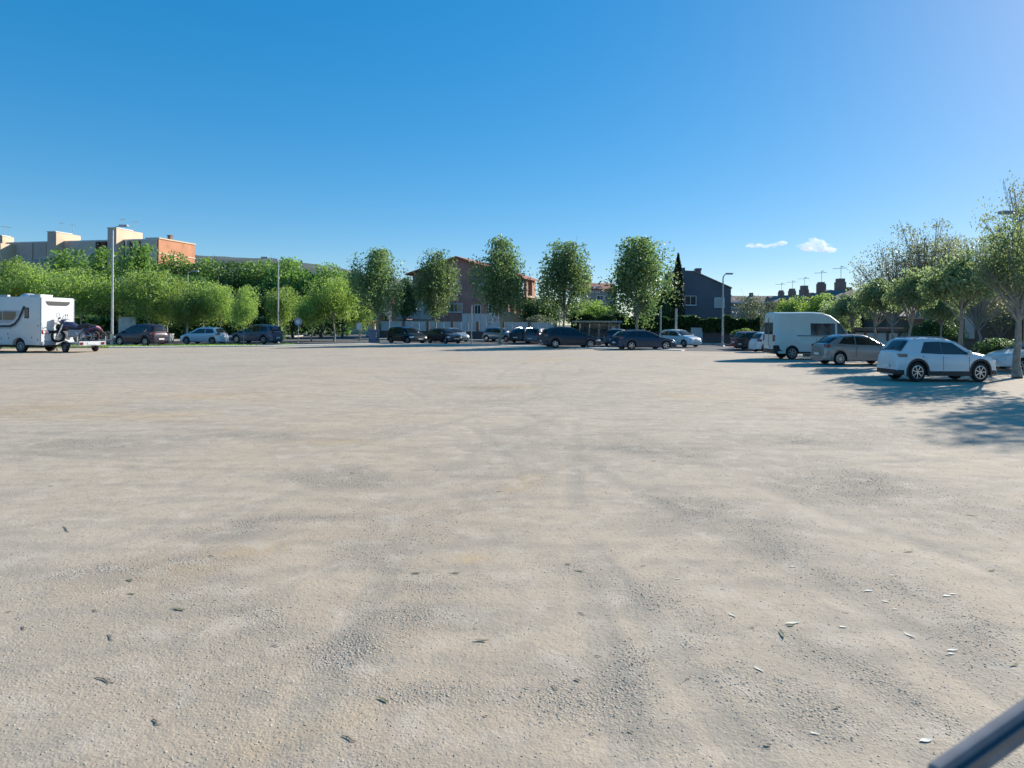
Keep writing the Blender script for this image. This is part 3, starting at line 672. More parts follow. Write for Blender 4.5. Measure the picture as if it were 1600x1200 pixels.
    if detail or kind in ('suv', 'sedan', 'van'):
        doors = {'suv': (1.0, 1.83, 2.9), 'sedan': (.95, 1.65, 2.95), 'van': (2.62, 4.13, 4.95)}.get(kind)
        if doors:
            for s in (1, -1):
                for xd in doors:
                    zlo = fl + .18 if abs(xd - xr) > Ra and abs(xd - xf) > Ra else Rw + Ra + .06
                    zz = [zlo, (zlo + beltf(xd)) / 2, beltf(xd) - .08]
                    for a, b_ in zip(zz[:-1], zz[1:]):
                        pass
                    q = MB(); q.beam((xd, s * (plan(xd) + .0085), zlo + .03), (xd, s * (plan(xd) + .0085), beltf(xd) - .06), .012, .012); q.build('door_seam', MT['blackpl'], root)
                for xd in doors[:-1] if kind != 'van' else doors[1:2]:
                    q = MB().box(xd + .08, xd + .26, min(s * (hw + .006), s * (hw + .035)), max(s * (hw + .006), s * (hw + .035)), beltf(xd) - .13, beltf(xd) - .10); q.build('door_handle', body_mat if kind != 'van' else MT['blackpl'], root, bevel=.006)
    if K.get('rails') or kind == 'suv':
        x0, x1 = (.8, 2.35) if kind != 'suv' else (.75, 2.2)
        for s in (1, -1):
            pts = [(x, s * (side_y(x, topf(x) - .05) - .05), topf(x) + (.055 if 0 < k < 5 else .0)) for k, x in enumerate(np.linspace(x0, x1, 6))]
            MB().tube(pts, .014, 6).build('roof_rail', MT['alloy'] if kind == 'wagon' else MT['greymetal'], root, smooth=50)
    if kind == 'suv':
        MB().tube([(.75, -.1, 1.52), (.55, -.1, 1.70)], .006, 5).build('aerial', MT['blackpl'], root)
    # pose
    for ch in root.children:
        pass
    root.scale = (sx, sy, sz)
    a, ar, far_branch, side = pose      # near wheel contact px (rear), near wheel contact px x (front), 'far'/'near', which side faces the camera
    pr = G(*a); wb = (xf - xr) * sx; best = None
    for k in range(-900, 900):
        ps = k / 900 * math.pi; d = Vector((math.cos(ps), math.sin(ps), 0)); q = pr + d * wb
        if q.y < 1: continue
        ppx = 800 + (q - Vector((0, 0, CAM_H))).dot(_r) / (q - Vector((0, 0, CAM_H))).dot(_f) * FPX
        tang = (ps if far_branch == 'far' else -ps)
        e = abs(ppx - ar)
        # heading's depth component relative to the view direction decides the branch
        vd = Vector((pr.x, pr.y, 0)).normalized(); dep = d.dot(vd)
        if (far_branch == 'far' and dep < -.02) or (far_branch == 'near' and dep > .02): continue
        if best is None or e < best[0]: best = (e, ps)
    if best[0] > 1.5: print('POSE residual', label, round(best[0], 1))
    ps = best[1]; print('car', label[:30], 'yaw', round(math.degrees(ps)), 'at', round(pr.x, 1), round(pr.y, 1))
    root.rotation_euler = (0, 0, ps)
    ly = side * (hw - .02) * sy; lx = xr * sx
    off = Vector((math.cos(ps) * lx - math.sin(ps) * ly, math.sin(ps) * lx + math.cos(ps) * ly, 0))
    root.location = pr - off; root.location.z = 0
    return root

P_ = dict(white=paint('white_car_paint', (.62, .66, .68)), silver=paint('silver_paint', (.42, .46, .50), .5), plum=paint('dark_plum_paint', (.035, .025, .04), .1), grey=paint('grey_metallic', (.10, .11, .15), .4),
          bronze=paint('bronze_grey_paint', (.30, .27, .26), .4), black=paint('black_paint', (.015, .017, .02)), navy=paint('blue_grey_paint', (.035, .055, .09), .35), dgrey=paint('dark_grey_paint', (.045, .045, .055), .3),
          wine=paint('wine_grey_paint', (.13, .09, .11), .3), red=paint('red_paint', (.30, .03, .035)), vanw=paint('van_white', (.56, .63, .60), rough=.4), blueg=paint('pale_blue_grey', (.22, .27, .31), .4))
GL, GC, GR = 'cars parked behind the camper on the left', 'cars parked along the far kerb', 'cars parked in the row on the right'
# side: +1 left side of the car faces the camera, -1 right side
car('suv', 'white compact crossover with roof rails and dark wheel arches, nearest whole car', 'car', P_['white'], ((1434, 597), 1532, 'far', -1), GR, rimm=MT['alloy'], spokes=7, sx=.84, sy=.74, sz=.97)
car('sedan', 'bronze grey hatchback parked between the white van and the white crossover', 'car', P_['bronze'], ((1313, 571), 1388, 'far', -1), GR, rimm=MT['alloy'], spokes=9, sx=.92, sy=.8, sz=1.0)
car('van', 'white high roof panel van with a black side window and rear doors facing left', 'van', P_['vanw'], ((1238, 562), 1326, 'far', -1), GR, 'parked_van', rimm=MT['greyrim'], spokes=6, sx=.88, sy=.8)
car('hatch', 'white hatchback seen tail first just left of the white van', 'car', P_['white'], ((1196, 551), 1240, 'far', -1), GR, sx=.9, sy=.8)
car('minivan', 'black people carrier between the red car and the white hatchback', 'car', P_['black'], ((1178, 547.5), 1222, 'far', -1), GR, sx=.9, sy=.8, sz=.85)
car('hatch', 'red hatchback at the far end of the right row', 'car', P_['red'], ((1163, 545.5), 1203, 'far', -1), GR, sx=.9, sy=.8)
car('hatch', 'white car on the side road behind the thick tree trunk at the right edge', 'car', P_['white'], ((1700, 584), 1600, 'near', 1), None, sz=1.0)
car('minivan', 'black and plum minivan with its tail lights to the right, beside the tall lamp post', 'car', P_['plum'], ((226, 541), 186.5, 'far', 1), GL, rimm=MT['alloy'], spokes=7, sy=.85)
car('hatch', 'small white hatchback with a black side strip and silver wheels', 'car', P_['white'], ((331, 538.5), 291, 'far', 1), GL, rimm=MT['greyrim'], sy=.9, sx=.97)
car('longvan', 'grey people carrier parked nearest the lamp post with a round sign to its right', 'car', P_['grey'], ((411, 537.5), 369, 'far', 1), GL, rimm=MT['alloy'], spokes=7, sy=.85)
car('wagon', 'dark blue estate car with silver roof rails and bright alloy wheels', 'car', P_['navy'], ((987, 547), 1041, 'far', -1), GC, rimm=MT['alloy'], spokes=5)
car('longvan', 'dark grey people carrier side on in front of the bus shelter end', 'car', P_['dgrey'], ((868, 544), 923, 'far', -1), GC, rimm=MT['alloy'], spokes=6)
car('minivan', 'black four wheel drive with its front turned right under the first plane tree', 'car', P_['black'], ((610, 536), 636, 'near', -1), GC, sz=.93)
car('hatch', 'dark grey small car parked under the second plane tree', 'car', P_['dgrey'], ((671, 536), 695, 'near', -1), GC)
car('hatch', 'pale silver car whose lit bonnet shows behind the dark grey small car', 'car', P_['silver'], ((688, 533.5), 708, 'near', -1), GC)
car('hatch', 'pale blue grey hatchback side on behind the third plane tree', 'car', P_['blueg'], ((759.5, 533.5), 790.5, 'near', -1), GC, rimm=MT['alloy'], sz=1.05)
car('wagon', 'dark estate car partly hidden left of the dark grey people carrier', 'car', P_['dgrey'], ((826, 536), 850, 'far', -1), GC)
car('minivan', 'grey car seen tail first tucked behind the dark grey people carrier', 'car', P_['grey'], ((846, 537), 866, 'far', -1), GC, sz=.9, sx=.85)
car('hatch', 'wine grey hatchback showing its tail left of the blue estate car', 'car', P_['wine'], ((974, 541), 984, 'far', -1), GC, sx=.9, sz=1.05)
car('hatch', 'white car with a dark roof behind the bonnet of the blue estate car', 'car', P_['white'], ((1034, 541), 1068, 'near', -1), GC, sz=1.05)

# ---------------------------------------------------------------- motorhome
def motorhome():
    ps = R(173); root = empty('motorhome'); tag(root, 'white coachbuilt motorhome at the left edge with a dark curved window stripe', 'motorhome')
    wm = mat('motorhome_white', (.58, .60, .61), .35, var=.03, coat=.4); gm = mat('stripe_grey', (.36, .39, .43), .4, var=.05)
    L, W, z0, z1 = 7.2, 2.32, .42, 3.0   # x: 0 rear -> forward
    b = MB(); ra = .42; xw = 1.38
    prof = [(0, z0 + .1), (0, z1 - .05), (.08, z1), (5.2, z1), (6.1, z1 - .25), (6.6, 2.2), (7.1, 1.3), (7.6, 1.1), (7.7, .5), (7.6, z0), (xw + ra + 2.9 + .1, z0)]
    for cx in (xw + 3.6, xw):
        prof = [p for p in prof if not (cx - ra < p[0] < cx + ra and p[1] <= z0)]
        prof += [(cx + ra * math.cos(a), z0 + ra * .95 * math.sin(a)) for a in np.linspace(0, math.pi, 11)]
    prof += [(.1, z0)]
    b.prism(prof, W, axis='y', z0=-W / 2); b.build('body', wm, root, bevel=.02, smooth=30)
    MB().box(xw - ra, xw + ra, -W / 2 + .2, W / 2 - .2, z0 - .02, z0 + .5).box(xw + 3.6 - ra, xw + 3.6 + ra, -W / 2 + .2, W / 2 - .2, z0 - .02, z0 + .5).box(.3, 7.2, -.9, .9, z0 - .14, z0 - .0).build('underbody', MT['blackpl'], root)
    for x in (xw, xw + 3.6):
        for s in (1, -1): wheel(root, x, s * (W / 2 - .2), .34, .22, s, MT['greyrim'], 8)
    for s in (1, -1):
        yo = s * (W / 2 + .003); th = s * .03
        def sp(pts, nm, m_, d=0, th=.03):
            y0_ = s * (W / 2 - .01); 
            q = MB().prism(pts, s * (th + d), axis='y', z0=y0_); return q.build(nm, m_, root)
        rr = [(xw + (ra + .07) * math.cos(a), z0 + (ra + .05) * math.sin(a)) for a in np.linspace(0, math.pi, 13)] + [(xw + ra * math.cos(a), z0 + ra * .96 * math.sin(a)) for a in np.linspace(math.pi, 0, 13)]
        sp(rr, 'wheel_arch_trim', wm, .01)
        sp0 = sp; sp = lambda pts, nm, m_, d=0, th=.03: sp0([(x_ * .58 if x_ > .06 else x_, z_) for x_, z_ in pts], nm, m_, d, th)
        sp([(1.32, 1.85), (1.78, 1.85), (1.78, 2.42), (1.32, 2.42)], 'window_frame', MT['blackpl'], .0)
        sp([(1.38, 1.91), (1.72, 1.91), (1.72, 2.36), (1.38, 2.36)], 'window', MT['glass'], .01)
        # dark swoosh with pale edge, window band to the front
        sw = [(1.72 + .0, 2.50), (1.95, 2.50), (2.2, 2.2), (2.5, 1.85), (2.9, 1.60), (3.4, 1.48), (5.8, 1.45), (5.8, 1.35), (3.3, 1.36), (2.8, 1.48), (2.35, 1.76), (2.0, 2.1)]
        sw2 = [(p[0] - .09 if p[0] < 3 else p[0], p[1] - .09) for p in sw]
        sp(sw2, 'stripe', gm, -.016); sp(sw, 'stripe', MT['blackpl'], -.006)
        sp([(2.28, 2.26), (2.55, 1.97), (2.95, 1.72), (3.4, 1.58), (5.6, 1.56), (5.6, 2.28)], 'side_window_band', gm, -.004)
        sp([(3.0, 1.75), (4.1, 1.75), (4.1, 2.2), (2.75, 2.2), (2.75, 1.95)], 'window', MT['glass'], .012)
        sp([(4.25, 1.75), (5.4, 1.75), (5.4, 2.2), (4.25, 2.2)], 'window', MT['glass'], .012)
        for x, z in ((3.6, 1.0), (3.5, .78), (4.6, .75), (4.3, .75), (1.0, .82), (.35, 1.45), (.35, .7)):
            sp([(x - .035, z - .045), (x + .035, z - .045), (x + .035, z + .045), (x - .035, z + .045)], 'socket_cover', MT['blackpl'], -.01)
        sp([(-.02, z0 + .1), (.05, z0 + .1), (.05, z1 - .04), (-.02, z1 - .04)], 'edge_trim', gm, -.012)
        sp([(4.6, .75), (5.3, .75), (5.3, 1.35), (4.6, 1.35)], 'locker_door', wm, -.014)
    MB().prism([(-.85, 2.78), (.85, 2.78), (.75, 2.62), (.6, 2.56), (-.6, 2.56), (-.75, 2.62)], .03, axis='y', z0=-.0).build('rear_spoiler_light', MT['blackpl'], root).rotation_euler = (0, 0, math.pi / 2)
    for s in (1, -1):
        q = MB().box(-.035, .02, min(s * .60, s * 1.13), max(s * .60, s * 1.13), 1.02, 1.22); q.build('tail_light', MT['redlamp'], root, bevel=.012)
        for y_ in (.7, .92):
            MB().box(-.043, -.034, min(s * y_, s * (y_ + .13)), max(s * y_, s * (y_ + .13)), 1.05, 1.19).build('lamp_lens', MT['clearlamp'], root)
    MB().box(-.03, .02, -.62, .62, 1.04, 1.19).build('light_bar', MT['blackpl'], root, bevel=.01)
    MB().box(-.06, .4, -1.12, 1.12, .40, .62).build('rear_bumper', gm, root, bevel=.03)
    # emblem on the rear wall: plain ring and thin line of lettering
    q = MB(); q.lathe([(.09, -.008), (.13, -.008), (.13, .006), (.09, .006), (.09, -.008)], 24, 'x', (-.0, 0, 2.05)); q.build('emblem', gm, root)
    MB().box(-.008, .004, -.42, .42, 1.74, 1.765).build('emblem', gm, root)
    # roof box / aerial dome
    q = MB().sphere((1.6, .3, z1 + .02), 1, n=16, q=8, sc=(.45, .4, .2)); q.build('satellite_dome', wm, root, smooth=60)
    MB().box(.25, .95, .1, .95, z1, z1 + .13).build('roof_hatch', wm, root, bevel=.03)
    MB().box(2.2, 5.0, .9, 1.1, z1 - .01, z1 + .1).build('awning_case', gm, root, bevel=.02)
    c = G(32, 551)   # near rear wheel contact
    root.rotation_euler = (0, 0, ps); lx, ly = xw, (W / 2 - .1)
    root.location = (c.x - (math.cos(ps) * lx - math.sin(ps) * ly), c.y - (math.sin(ps) * lx + math.cos(ps) * ly), 0)
    root.scale = (1, 1, 1.06)
    return root
motorhome()

def trailer():
    pos = G(126, 550); ps = R(152); root = empty('bike_trailer', (pos.x, pos.y, 0), ps); tag(root, 'low two wheeled trailer behind the motorhome carrying bikes', 'trailer')
    wm = mat('trailer_white', (.66, .67, .70), .4, var=.05); fr = MT['galv']
    MB().box(-1.1, 1.1, -.62, .62, .50, .56).build('deck', MT['greymetal'], root)
    q = MB()
    for s in (1, -1): q.beam((-1.1, s * .64, .52), (1.1, s * .64, .52), .06, .1)
    q.beam((-1.1, -.64, .52), (-1.1, .64, .52), .06, .1); q.beam((1.1, -.64, .52), (1.1, .64, .52), .06, .1)
    q.beam((1.1, .5, .5), (2.3, 0, .46), .06, .07); q.beam((1.1, -.5, .5), (2.3, 0, .46), .06, .07); q.beam((2.3, 0, .46), (2.75, 0, .48), .07, .07)
    q.beam((0, -.8, .3), (0, .8, .3), .06, .06); q.build('frame', fr, root)
    for s in (1, -1):
        wheel(root, 0, s * .82, .28, .16, s, MT['greyrim'], 5)
        pts = [(.34 * math.cos(a), .28 + .35 * math.sin(a)) for a in np.linspace(.2, math.pi - .2, 10)]; pp = pts + [(x * .9, z - .03 if abs(x) < .2 else z * .96) for x, z in pts[::-1]]
        MB().prism(pp, s * .2, axis='y', z0=s * .72).build('mudguard', MT['blackpl'], root)
        MB().beam((-1.12, s * .78, .35), (-1.12, s * .78, .95), .04, .04).build('support_post', fr, root)
    MB().box(-1.19, -1.15, -.72, .72, .42, .66).build('light_board', wm, root, bevel=.01)
    for s in (1, -1): MB().box(-1.21, -1.19, min(s * .5, s * .68), max(s * .5, s * .68), .46, .6).build('tail_light', MT['redlamp'], root)
    MB().box(-1.205, -1.19, -.25, .25, .48, .59).build('number_plate', MT['plate'], root)
    MB().tube([(2.5, 0, .5), (2.5, 0, .08)], .03, 8).lathe([(.001, -.03), (.09, -.03), (.09, .03), (.001, .03)], 12, 'y', (2.5, 0, .09)).build('jockey_wheel', fr, root)
    return pos, ps
TP, TPS = trailer()
def on_trailer(x, y, z=.56):
    c, s = math.cos(TPS), math.sin(TPS); return (TP.x + c * x - s * y, TP.y + s * x + c * y, z)
def ringm(b, o, r_, tr, n=22, axis='y', m=0):
    pts = [(o[0] + r_ * math.cos(a), o[1], o[2] + r_ * math.sin(a)) for a in np.linspace(0, 2 * math.pi, n)]
    b.tube(pts, tr, 6, m, cap=False)
def motorbike(nm, label, cat, loc, rz, body_mat, sc=1.0, screen=True):
    root = empty(nm, loc, rz); tag(root, label, cat)
    for x in (-.62, .68):
        q = MB(); ringm(q, (x, 0, .29), .23, .065); w_ = q.build('wheel', MT['rubber'], root, smooth=60)
        q = MB().lathe([(.05, -.06), (.05, .06)], 10, 'y', (x, 0, .29))
        for k in range(6):
            a = k * math.pi / 3; q.beam((x, 0, .29), (x + .2 * math.cos(a), 0, .29 + .2 * math.sin(a)), .02, .02, up=(0, 1, 0))
        r_ = q.build('rim', MT['alloy'], w_)
    q = MB().tube([(-.75, 0, .72), (-.45, 0, .76), (-.1, 0, .68), (.05, 0, .62)], [.07, .13, .13, .08], 10); q.build('seat', MT['blackpl'], root, smooth=60)
    q = MB().tube([(-.1, 0, .66), (.15, 0, .78), (.4, 0, .80), (.52, 0, .7)], [.1, .17, .16, .08], 10); q.build('fuel_tank', body_mat, root, smooth=60)
    q = MB().box(-.25, .3, -.16, .16, .25, .58); q.lathe([(.001, -.22), (.12, -.22), (.12, .22), (.001, .22)], 12, 'y', (.05, 0, .38)); q.build('engine', MT['greymetal'], root, bevel=.03)
    q = MB().tube([(-.9, 0, .62), (-.7, 0, .66), (-.3, 0, .55)], [.03, .1, .14], 8); q.build('tail_fairing', body_mat, root, smooth=60)
    q = MB().tube([(.62, 0, .9), (.5, 0, .95), (.42, 0, .8)], [.06, .16, .1], 10); q.build('front_fairing', body_mat, root, smooth=60)
    q = MB()
    for s in (1, -1): q.tube([(.68, s * .09, .29), (.45, s * .09, .95)], .022, 6); q.tube([(-.62, s * .1, .29), (-.1, s * .1, .4)], .025, 6)
    q.tube([(.42, 0, .98), (.38, .2, 1.04), (.28, .36, 1.02)], .016, 6); q.tube([(.42, 0, .98), (.38, -.2, 1.04), (.28, -.36, 1.02)], .016, 6); q.build('fork_and_handlebar', MT['chrome'], root, smooth=60)
    for s in (1, -1):
        q = MB().tube([(.36, s * .25, 1.03), (.38, s * .34, 1.22)], .008, 5); q.sphere((.36, s * .36, 1.24), 1, sc=(.02, .07, .045)); q.build('mirror', MT['blackpl'], root, smooth=60)
    q = MB().tube([(.1, -.18, .25), (-.2, -.22, .26), (-.75, -.24, .42)], [.025, .045, .06], 8); q.build('exhaust', MT['chrome'], root, smooth=60)
    if screen: MB().prism([(-.16, 0), (.16, 0), (.12, .26), (-.12, .26)], .01, axis='y').build('windshield', MT['glass'], root).matrix_local = Matrix.Translation((.56, 0, 1.0)) @ Matrix.Rotation(R(90), 4, 'Z') @ Matrix.Rotation(R(-25), 4, 'X')
    root.scale = (sc, sc, sc)
motorbike('motorbike', 'black and blue motorbike with raised mirrors standing on the trailer', 'motorbike', on_trailer(.0, .25), TPS + 1.0, paint('dark_blue_fairing', (.05, .06, .13)), 1.3)
motorbike('scooter', 'dark scooter with long handlebar leaning at the motorhome end of the trailer', 'scooter', on_trailer(.75, .45, .56), TPS + 1.35, P_['black'], 1.15, False)
def bicycle(label, loc, rz, frame_m, cover=None):
    root = empty('bicycle', loc, rz); tag(root, label, 'bicycle', 'bicycles on the trailer')
    for x in (-.52, .52):
        q = MB(); ringm(q, (x, 0, .34), .32, .022, 26); w_ = q.build('wheel', MT['rubber'], root, smooth=60)
        q = MB(); ringm(q, (x, 0, .34), .295, .012, 26)
        for k in range(10):
            a = k * math.pi / 5; q.beam((x, 0, .34), (x + .29 * math.cos(a), 0, .34 + .29 * math.sin(a)), .006, .006, up=(0, 1, 0))
        q.build('rim', MT['alloy'], w_)
    q = MB(); A, B, C_, D = (-.52, 0, .34), (-.08, 0, .30), (-.22, 0, .80), (.36, 0, .82)
    for a, b_ in ((A, B), (A, C_), (B, C_), (C_, D), (B, D), (D, (.52, 0, .34))): q.tube([a, b_], .02, 6)
    q.build('frame', frame_m, root, smooth=60)
    MB().tube([C_, (-.24, 0, .93)], .014, 6).box(-.36, -.14, -.07, .07, .92, .97).build('saddle', MT['blackpl'], root)
    MB().tube([D, (.36, 0, .98)], .014, 6).tube([(.3, -.28, 1.0), (.38, 0, .99), (.3, .28, 1.0)], .014, 6).build('handlebar', MT['blackpl'], root, smooth=60)
    if cover: MB().tube([(-.55, 0, .72), (-.4, 0, .86), (0, 0, .92), (.35, 0, .84), (.55, 0, .7)], [.05, .12, .13, .12, .05], 10).build('cover', cover, root, smooth=60)
bicycle('bicycle under a pink cover in the middle of the trailer', on_trailer(-.35, -.35), TPS + 1.15, mat('red_frame', (.3, .03, .05), .4, var=.05), mat('pink_cover', (.55, .22, .27), .8, var=.2))
bicycle('bare bicycle with pale rim at the right end of the trailer', on_trailer(-.8, -.45), TPS + 1.1, mat('maroon_frame', (.16, .02, .04), .4, var=.05))

# ================================================================ BUILDINGS
CL = dict(
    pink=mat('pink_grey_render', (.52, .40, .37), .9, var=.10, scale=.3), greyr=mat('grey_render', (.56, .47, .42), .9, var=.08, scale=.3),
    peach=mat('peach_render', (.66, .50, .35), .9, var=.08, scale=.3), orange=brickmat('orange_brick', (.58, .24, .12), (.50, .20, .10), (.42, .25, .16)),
    shutter=mat('dark_red_shutter', (.10, .035, .04), .7, var=.2), trimw=mat('pale_trim', (.60, .60, .58), .7, var=.08),
    brickA=brickmat('red_brown_brick', (.43, .20, .17), (.36, .165, .14), (.38, .25, .22)), brickS=brickmat('rosy_brick', (.44, .20, .14), (.36, .16, .11), (.42, .27, .2)),
    roofr=mat('clay_roof', (.30, .11, .075), .85, var=.25, scale=2), darkw=mat('slate_render', (.125, .13, .155), .85, var=.12, scale=.5),
    roofd=mat('brown_roof', (.22, .17, .15), .9, var=.25, scale=2), shutg=mat('pale_roller_shutter', (.42, .44, .44), .6, var=.05),
    panelm=mat('fence_panel_grey', (.50, .54, .58), .6, var=.08, scale=2), basew=mat('dark_base_wall', (.13, .10, .10), .9, var=.2, scale=1.5),
    win=glassmat('window_glass', (.03, .04, .05), .06, 0.0), framew=mat('window_frame_white', (.66, .68, .68), .5, var=.04), beige=mat('beige_wall', (.34, .31, .28), .9, var=.12, scale=.6),
    brownw=mat('brown_wall', (.20, .145, .12), .9, var=.15, scale=.6), whitew=mat('white_wall', (.62, .62, .60), .85, var=.1, scale=.8), chim=brickmat('chimney_brick', (.27, .19, .17), (.22, .15, .135), (.14, .11, .1)),
)
def dirv(a): return Vector((math.cos(a), math.sin(a), 0))
class Wall:
    """local frame on a vertical face: u along, outward n, z up; origin p"""
    def __init__(s, p, q):
        s.p = Vector((p[0], p[1], 0)); q = Vector((q[0], q[1], 0)); s.d = (q - s.p).normalized(); s.L = (q - s.p).length; s.n = Vector((s.d.y, -s.d.x, 0))
    def at(s, u, o, z): v_ = s.p + s.d * u + s.n * o; return (v_.x, v_.y, z)
    def box(s, b, u0, u1, o0, o1, z0, z1, m=0):
        return b.add([s.at(u, o, z) for z in (z0, z1) for o in (o0, o1) for u in (u0, u1)], [(0, 2, 3, 1), (4, 5, 7, 6), (0, 1, 5, 4), (2, 6, 7, 3), (0, 4, 6, 2), (1, 3, 7, 5)], m)
def window(W_, root, u0, u1, z0, z1, name='window', shutter=0.0, mull=1, frame=CL['framew'], glass=CL['win'], fw=.07, o=0.0):
    q = MB()
    W_.box(q, u0 - fw, u1 + fw, o - .05, o + .05, z0 - fw, z0); W_.box(q, u0 - fw, u1 + fw, o - .05, o + .05, z1, z1 + fw)
    W_.box(q, u0 - fw, u0, o - .05, o + .05, z0, z1); W_.box(q, u1, u1 + fw, o - .05, o + .05, z0, z1)
    for k in range(1, mull + 1):
        u = u0 + (u1 - u0) * k / (mull + 1); W_.box(q, u - fw * .4, u + fw * .4, o - .04, o + .045, z0, z1)
    f = q.build(name, frame, root, fix=False)
    W_.box(MB(), 0, 0, 0, 0, 0, 0)
    for k in range(mull + 1):
        g = MB(); a = u0 + (u1 - u0) * k / (mull + 1); b_ = u0 + (u1 - u0) * (k + 1) / (mull + 1)
        W_.box(g, a + fw * .4, b_ - fw * .4, o - .04, o + .02, z0, z1 - (z1 - z0) * shutter); g.build('pane', glass, f, fix=False)
    if shutter > 0:
        g = MB(); W_.box(g, u0 + .01, u1 - .01, o + .0, o + .04, z1 - (z1 - z0) * shutter, z1)
        g.build('roller_shutter', CL['shutg'], f, fix=False)
    sl = MB(); W_.box(sl, u0 - fw - .05, u1 + fw + .05, o - .02, o + .13, z0 - fw - .06, z0 - fw - .003); sl.build('sill', CL['trimw'], f, fix=False)
    return f

# --- apartment block far left: stepped parapets and stair towers
def apartments():
    root = empty('apartment_building', (0, 0, 0)); tag(root, 'long pinkish apartment block with stair towers and an orange end wall above the trees', 'apartment block')
    Yr, Yl = 128.0, 142.0
    # line of the facade: px -120 (Y 142) to px 247 (Y 128)
    p = V(-150, 500, Yl); q = V(247, 500, Yr); F = Wall(p, q)
    def uof(px):     # u where the vertical plane through pixel column meets the facade line
        d = ray(px, 480); d = Vector((d.x, d.y)); n = Vector((-d.y, d.x)); P0 = Vector((F.p.x, F.p.y)); D = Vector((F.d.x, F.d.y)); return -P0.dot(n) / D.dot(n)
    def zof(px, py, u, o=0):
        P_0 = Vector(F.at(u, o, 0)); return V(px, py, P_0.y).z
    top = zof(240, 373, uof(240))
    U = lambda px: uof(px)
    b = MB(); F.box(b, 0, F.L, -10, 0, -2, top - .25); b.build('wall', CL['greyr'], root)
    b = MB(); F.box(b, -.1, F.L + .02, -10.1, .15, top - .25, top); b.build('parapet', CL['trimw'], root)
    # recessed and projecting bays with different renders
    for a, c, o, m_ in ((37, 52, .35, 'pink'), (52, 72, .12, 'pink'), (90, 112, .3, 'pink'), (113, 153, .5, 'greyr'), (0, 18, .5, 'greyr'), (222, 246, .45, 'greyr')):
        q_ = MB(); F.box(q_, U(a), U(c), 0, o, -2, top - .3); q_.build('bay', CL[m_], root)
    # stair towers: slabs that project in front of the facade and run back over the roof; their right sides catch the sun
    def Uo(px, o):
        dd = ray(px, 480); dd = Vector((dd.x, dd.y)); n = Vector((-dd.y, dd.x)); q0 = F.at(0, o, 0); return -Vector((q0[0], q0[1])).dot(n) / Vector((F.d.x, F.d.y)).dot(n)
    for a, c, e, ytop, o in ((-40, -24, -8, 373, 1.5), (-6, 3, 20, 369, 1.2), (74, 87, 124, 363, 2.0), (168, 181, 222, 357, 2.0)):
        u0, u1 = Uo(a, o), Uo(c, o); zt = V(a, ytop, F.at(u0, o, 0)[1]).z
        back = o
        while Uo(e, back) > u1 and back > -30: back -= .25
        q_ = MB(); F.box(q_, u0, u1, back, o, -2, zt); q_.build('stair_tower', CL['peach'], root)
        q_ = MB(); F.box(q_, u0 - .02, u1 - .25, o, o + .1, -2, zt - .1); q_.build('tower_shaded_face', CL['pink'], root)  # shade on the tower front painted as grey-pink, against the peach sunlit side
        q_ = MB(); F.box(q_, u0 - .1, u1 + .08, back * .45, o + .2, zt, zt + .2); q_.build('coping', CL['trimw'], root)
        S = Wall(F.at(u1, o, 0)[:2], F.at(u1, back, 0)[:2]); w0 = S.L * .62
        q_ = MB(); S.box(q_, w0, w0 + .35, -.02, .04, zt - 3.2, zt - 1.6); q_.build('slit_window', CL['win'], root)
        for k in (.3, .75):
            p_ = S.at(S.L * k, -.5, 0); q_ = MB().tube([(p_[0], p_[1], zt), (p_[0], p_[1], zt + 2.4)], .04, 5).tube([(p_[0] - .7, p_[1], zt + 2.1), (p_[0] + .7, p_[1], zt + 2.1)], .03, 5)
            for j in range(4): q_.tube([(p_[0] - .6 + .4 * j, p_[1] - .3, zt + 2.1), (p_[0] - .6 + .4 * j, p_[1] + .3, zt + 2.1)], .015, 4)
            q_.build('aerial', MT['greymetal'], root)
    q_ = MB(); F.box(q_, Uo(18, .6), Uo(19.5, .6), -.0, 3.2, -2, top - .6); q_.build('buttress', CL['peach'], root)
    # shuttered strips
    for px in (152, 161.5, 189, 202, 214):
        q_ = MB(); F.box(q_, U(px), U(px + 5.5), -.02, .09 if px > 165 else .55, top - 5.2, top - .45)
        q_.build('shutter', CL['shutter'], root)
        for k in range(2):
            z = top - 6.8 - k * 3; q_ = MB(); F.box(q_, U(px), U(px + 5), -.02, .1, z, z + 1.4); q_.build('window', CL['win'], root)
    for px in (185.5, 198, 210):
        q_ = MB(); F.box(q_, U(px), U(px + 2.2), 0, .5, top - 12, top - .3); q_.build('pilaster', CL['trimw'], root)
    for px, z in ((55, 3.6), (63, 3.6), (92, 2.6), (102, 3.0), (46.5, 3.8), (70, 3.4), (115, 5.4), (5, 4), (30, 4.4)):
        for fl in range(3): window(F, root, U(px), U(px) + (1.0 if px in (55, 63, 92, 102) else .6), top - z - 1.4 - fl * 2.9, top - z - fl * 2.9, mull=0, o={55: .12, 63: .12, 92: .3, 102: .3, 46.5: .35, 70: .12, 115: .5, 5: .5}.get(px, 0) + .03)
    # sunlit orange end wall
    dd = ray(304, 480); bk_ = 0.0
    while True:
        bk_ -= .1; q_ = F.at(F.L + .1, bk_, 0)
        if q_[0] / q_[1] >= dd.x / dd.y or bk_ < -40: break
    print('end wall depth', bk_)
    E = Wall(F.at(F.L + .1, .1, 0)[:2], F.at(F.L + .1, bk_, 0)[:2])
    z0t = top - .02
    q_ = MB(); E.box(q_, 0, E.L, -3, 0, -2, z0t - 3.0); q_.build('end_wall', CL['orange'], root)
    q_ = MB(); E.box(q_, -.02, E.L + .05, -3.05, .1, z0t - 3.0, z0t - 2.75); q_.build('string_course', CL['peach'], root)
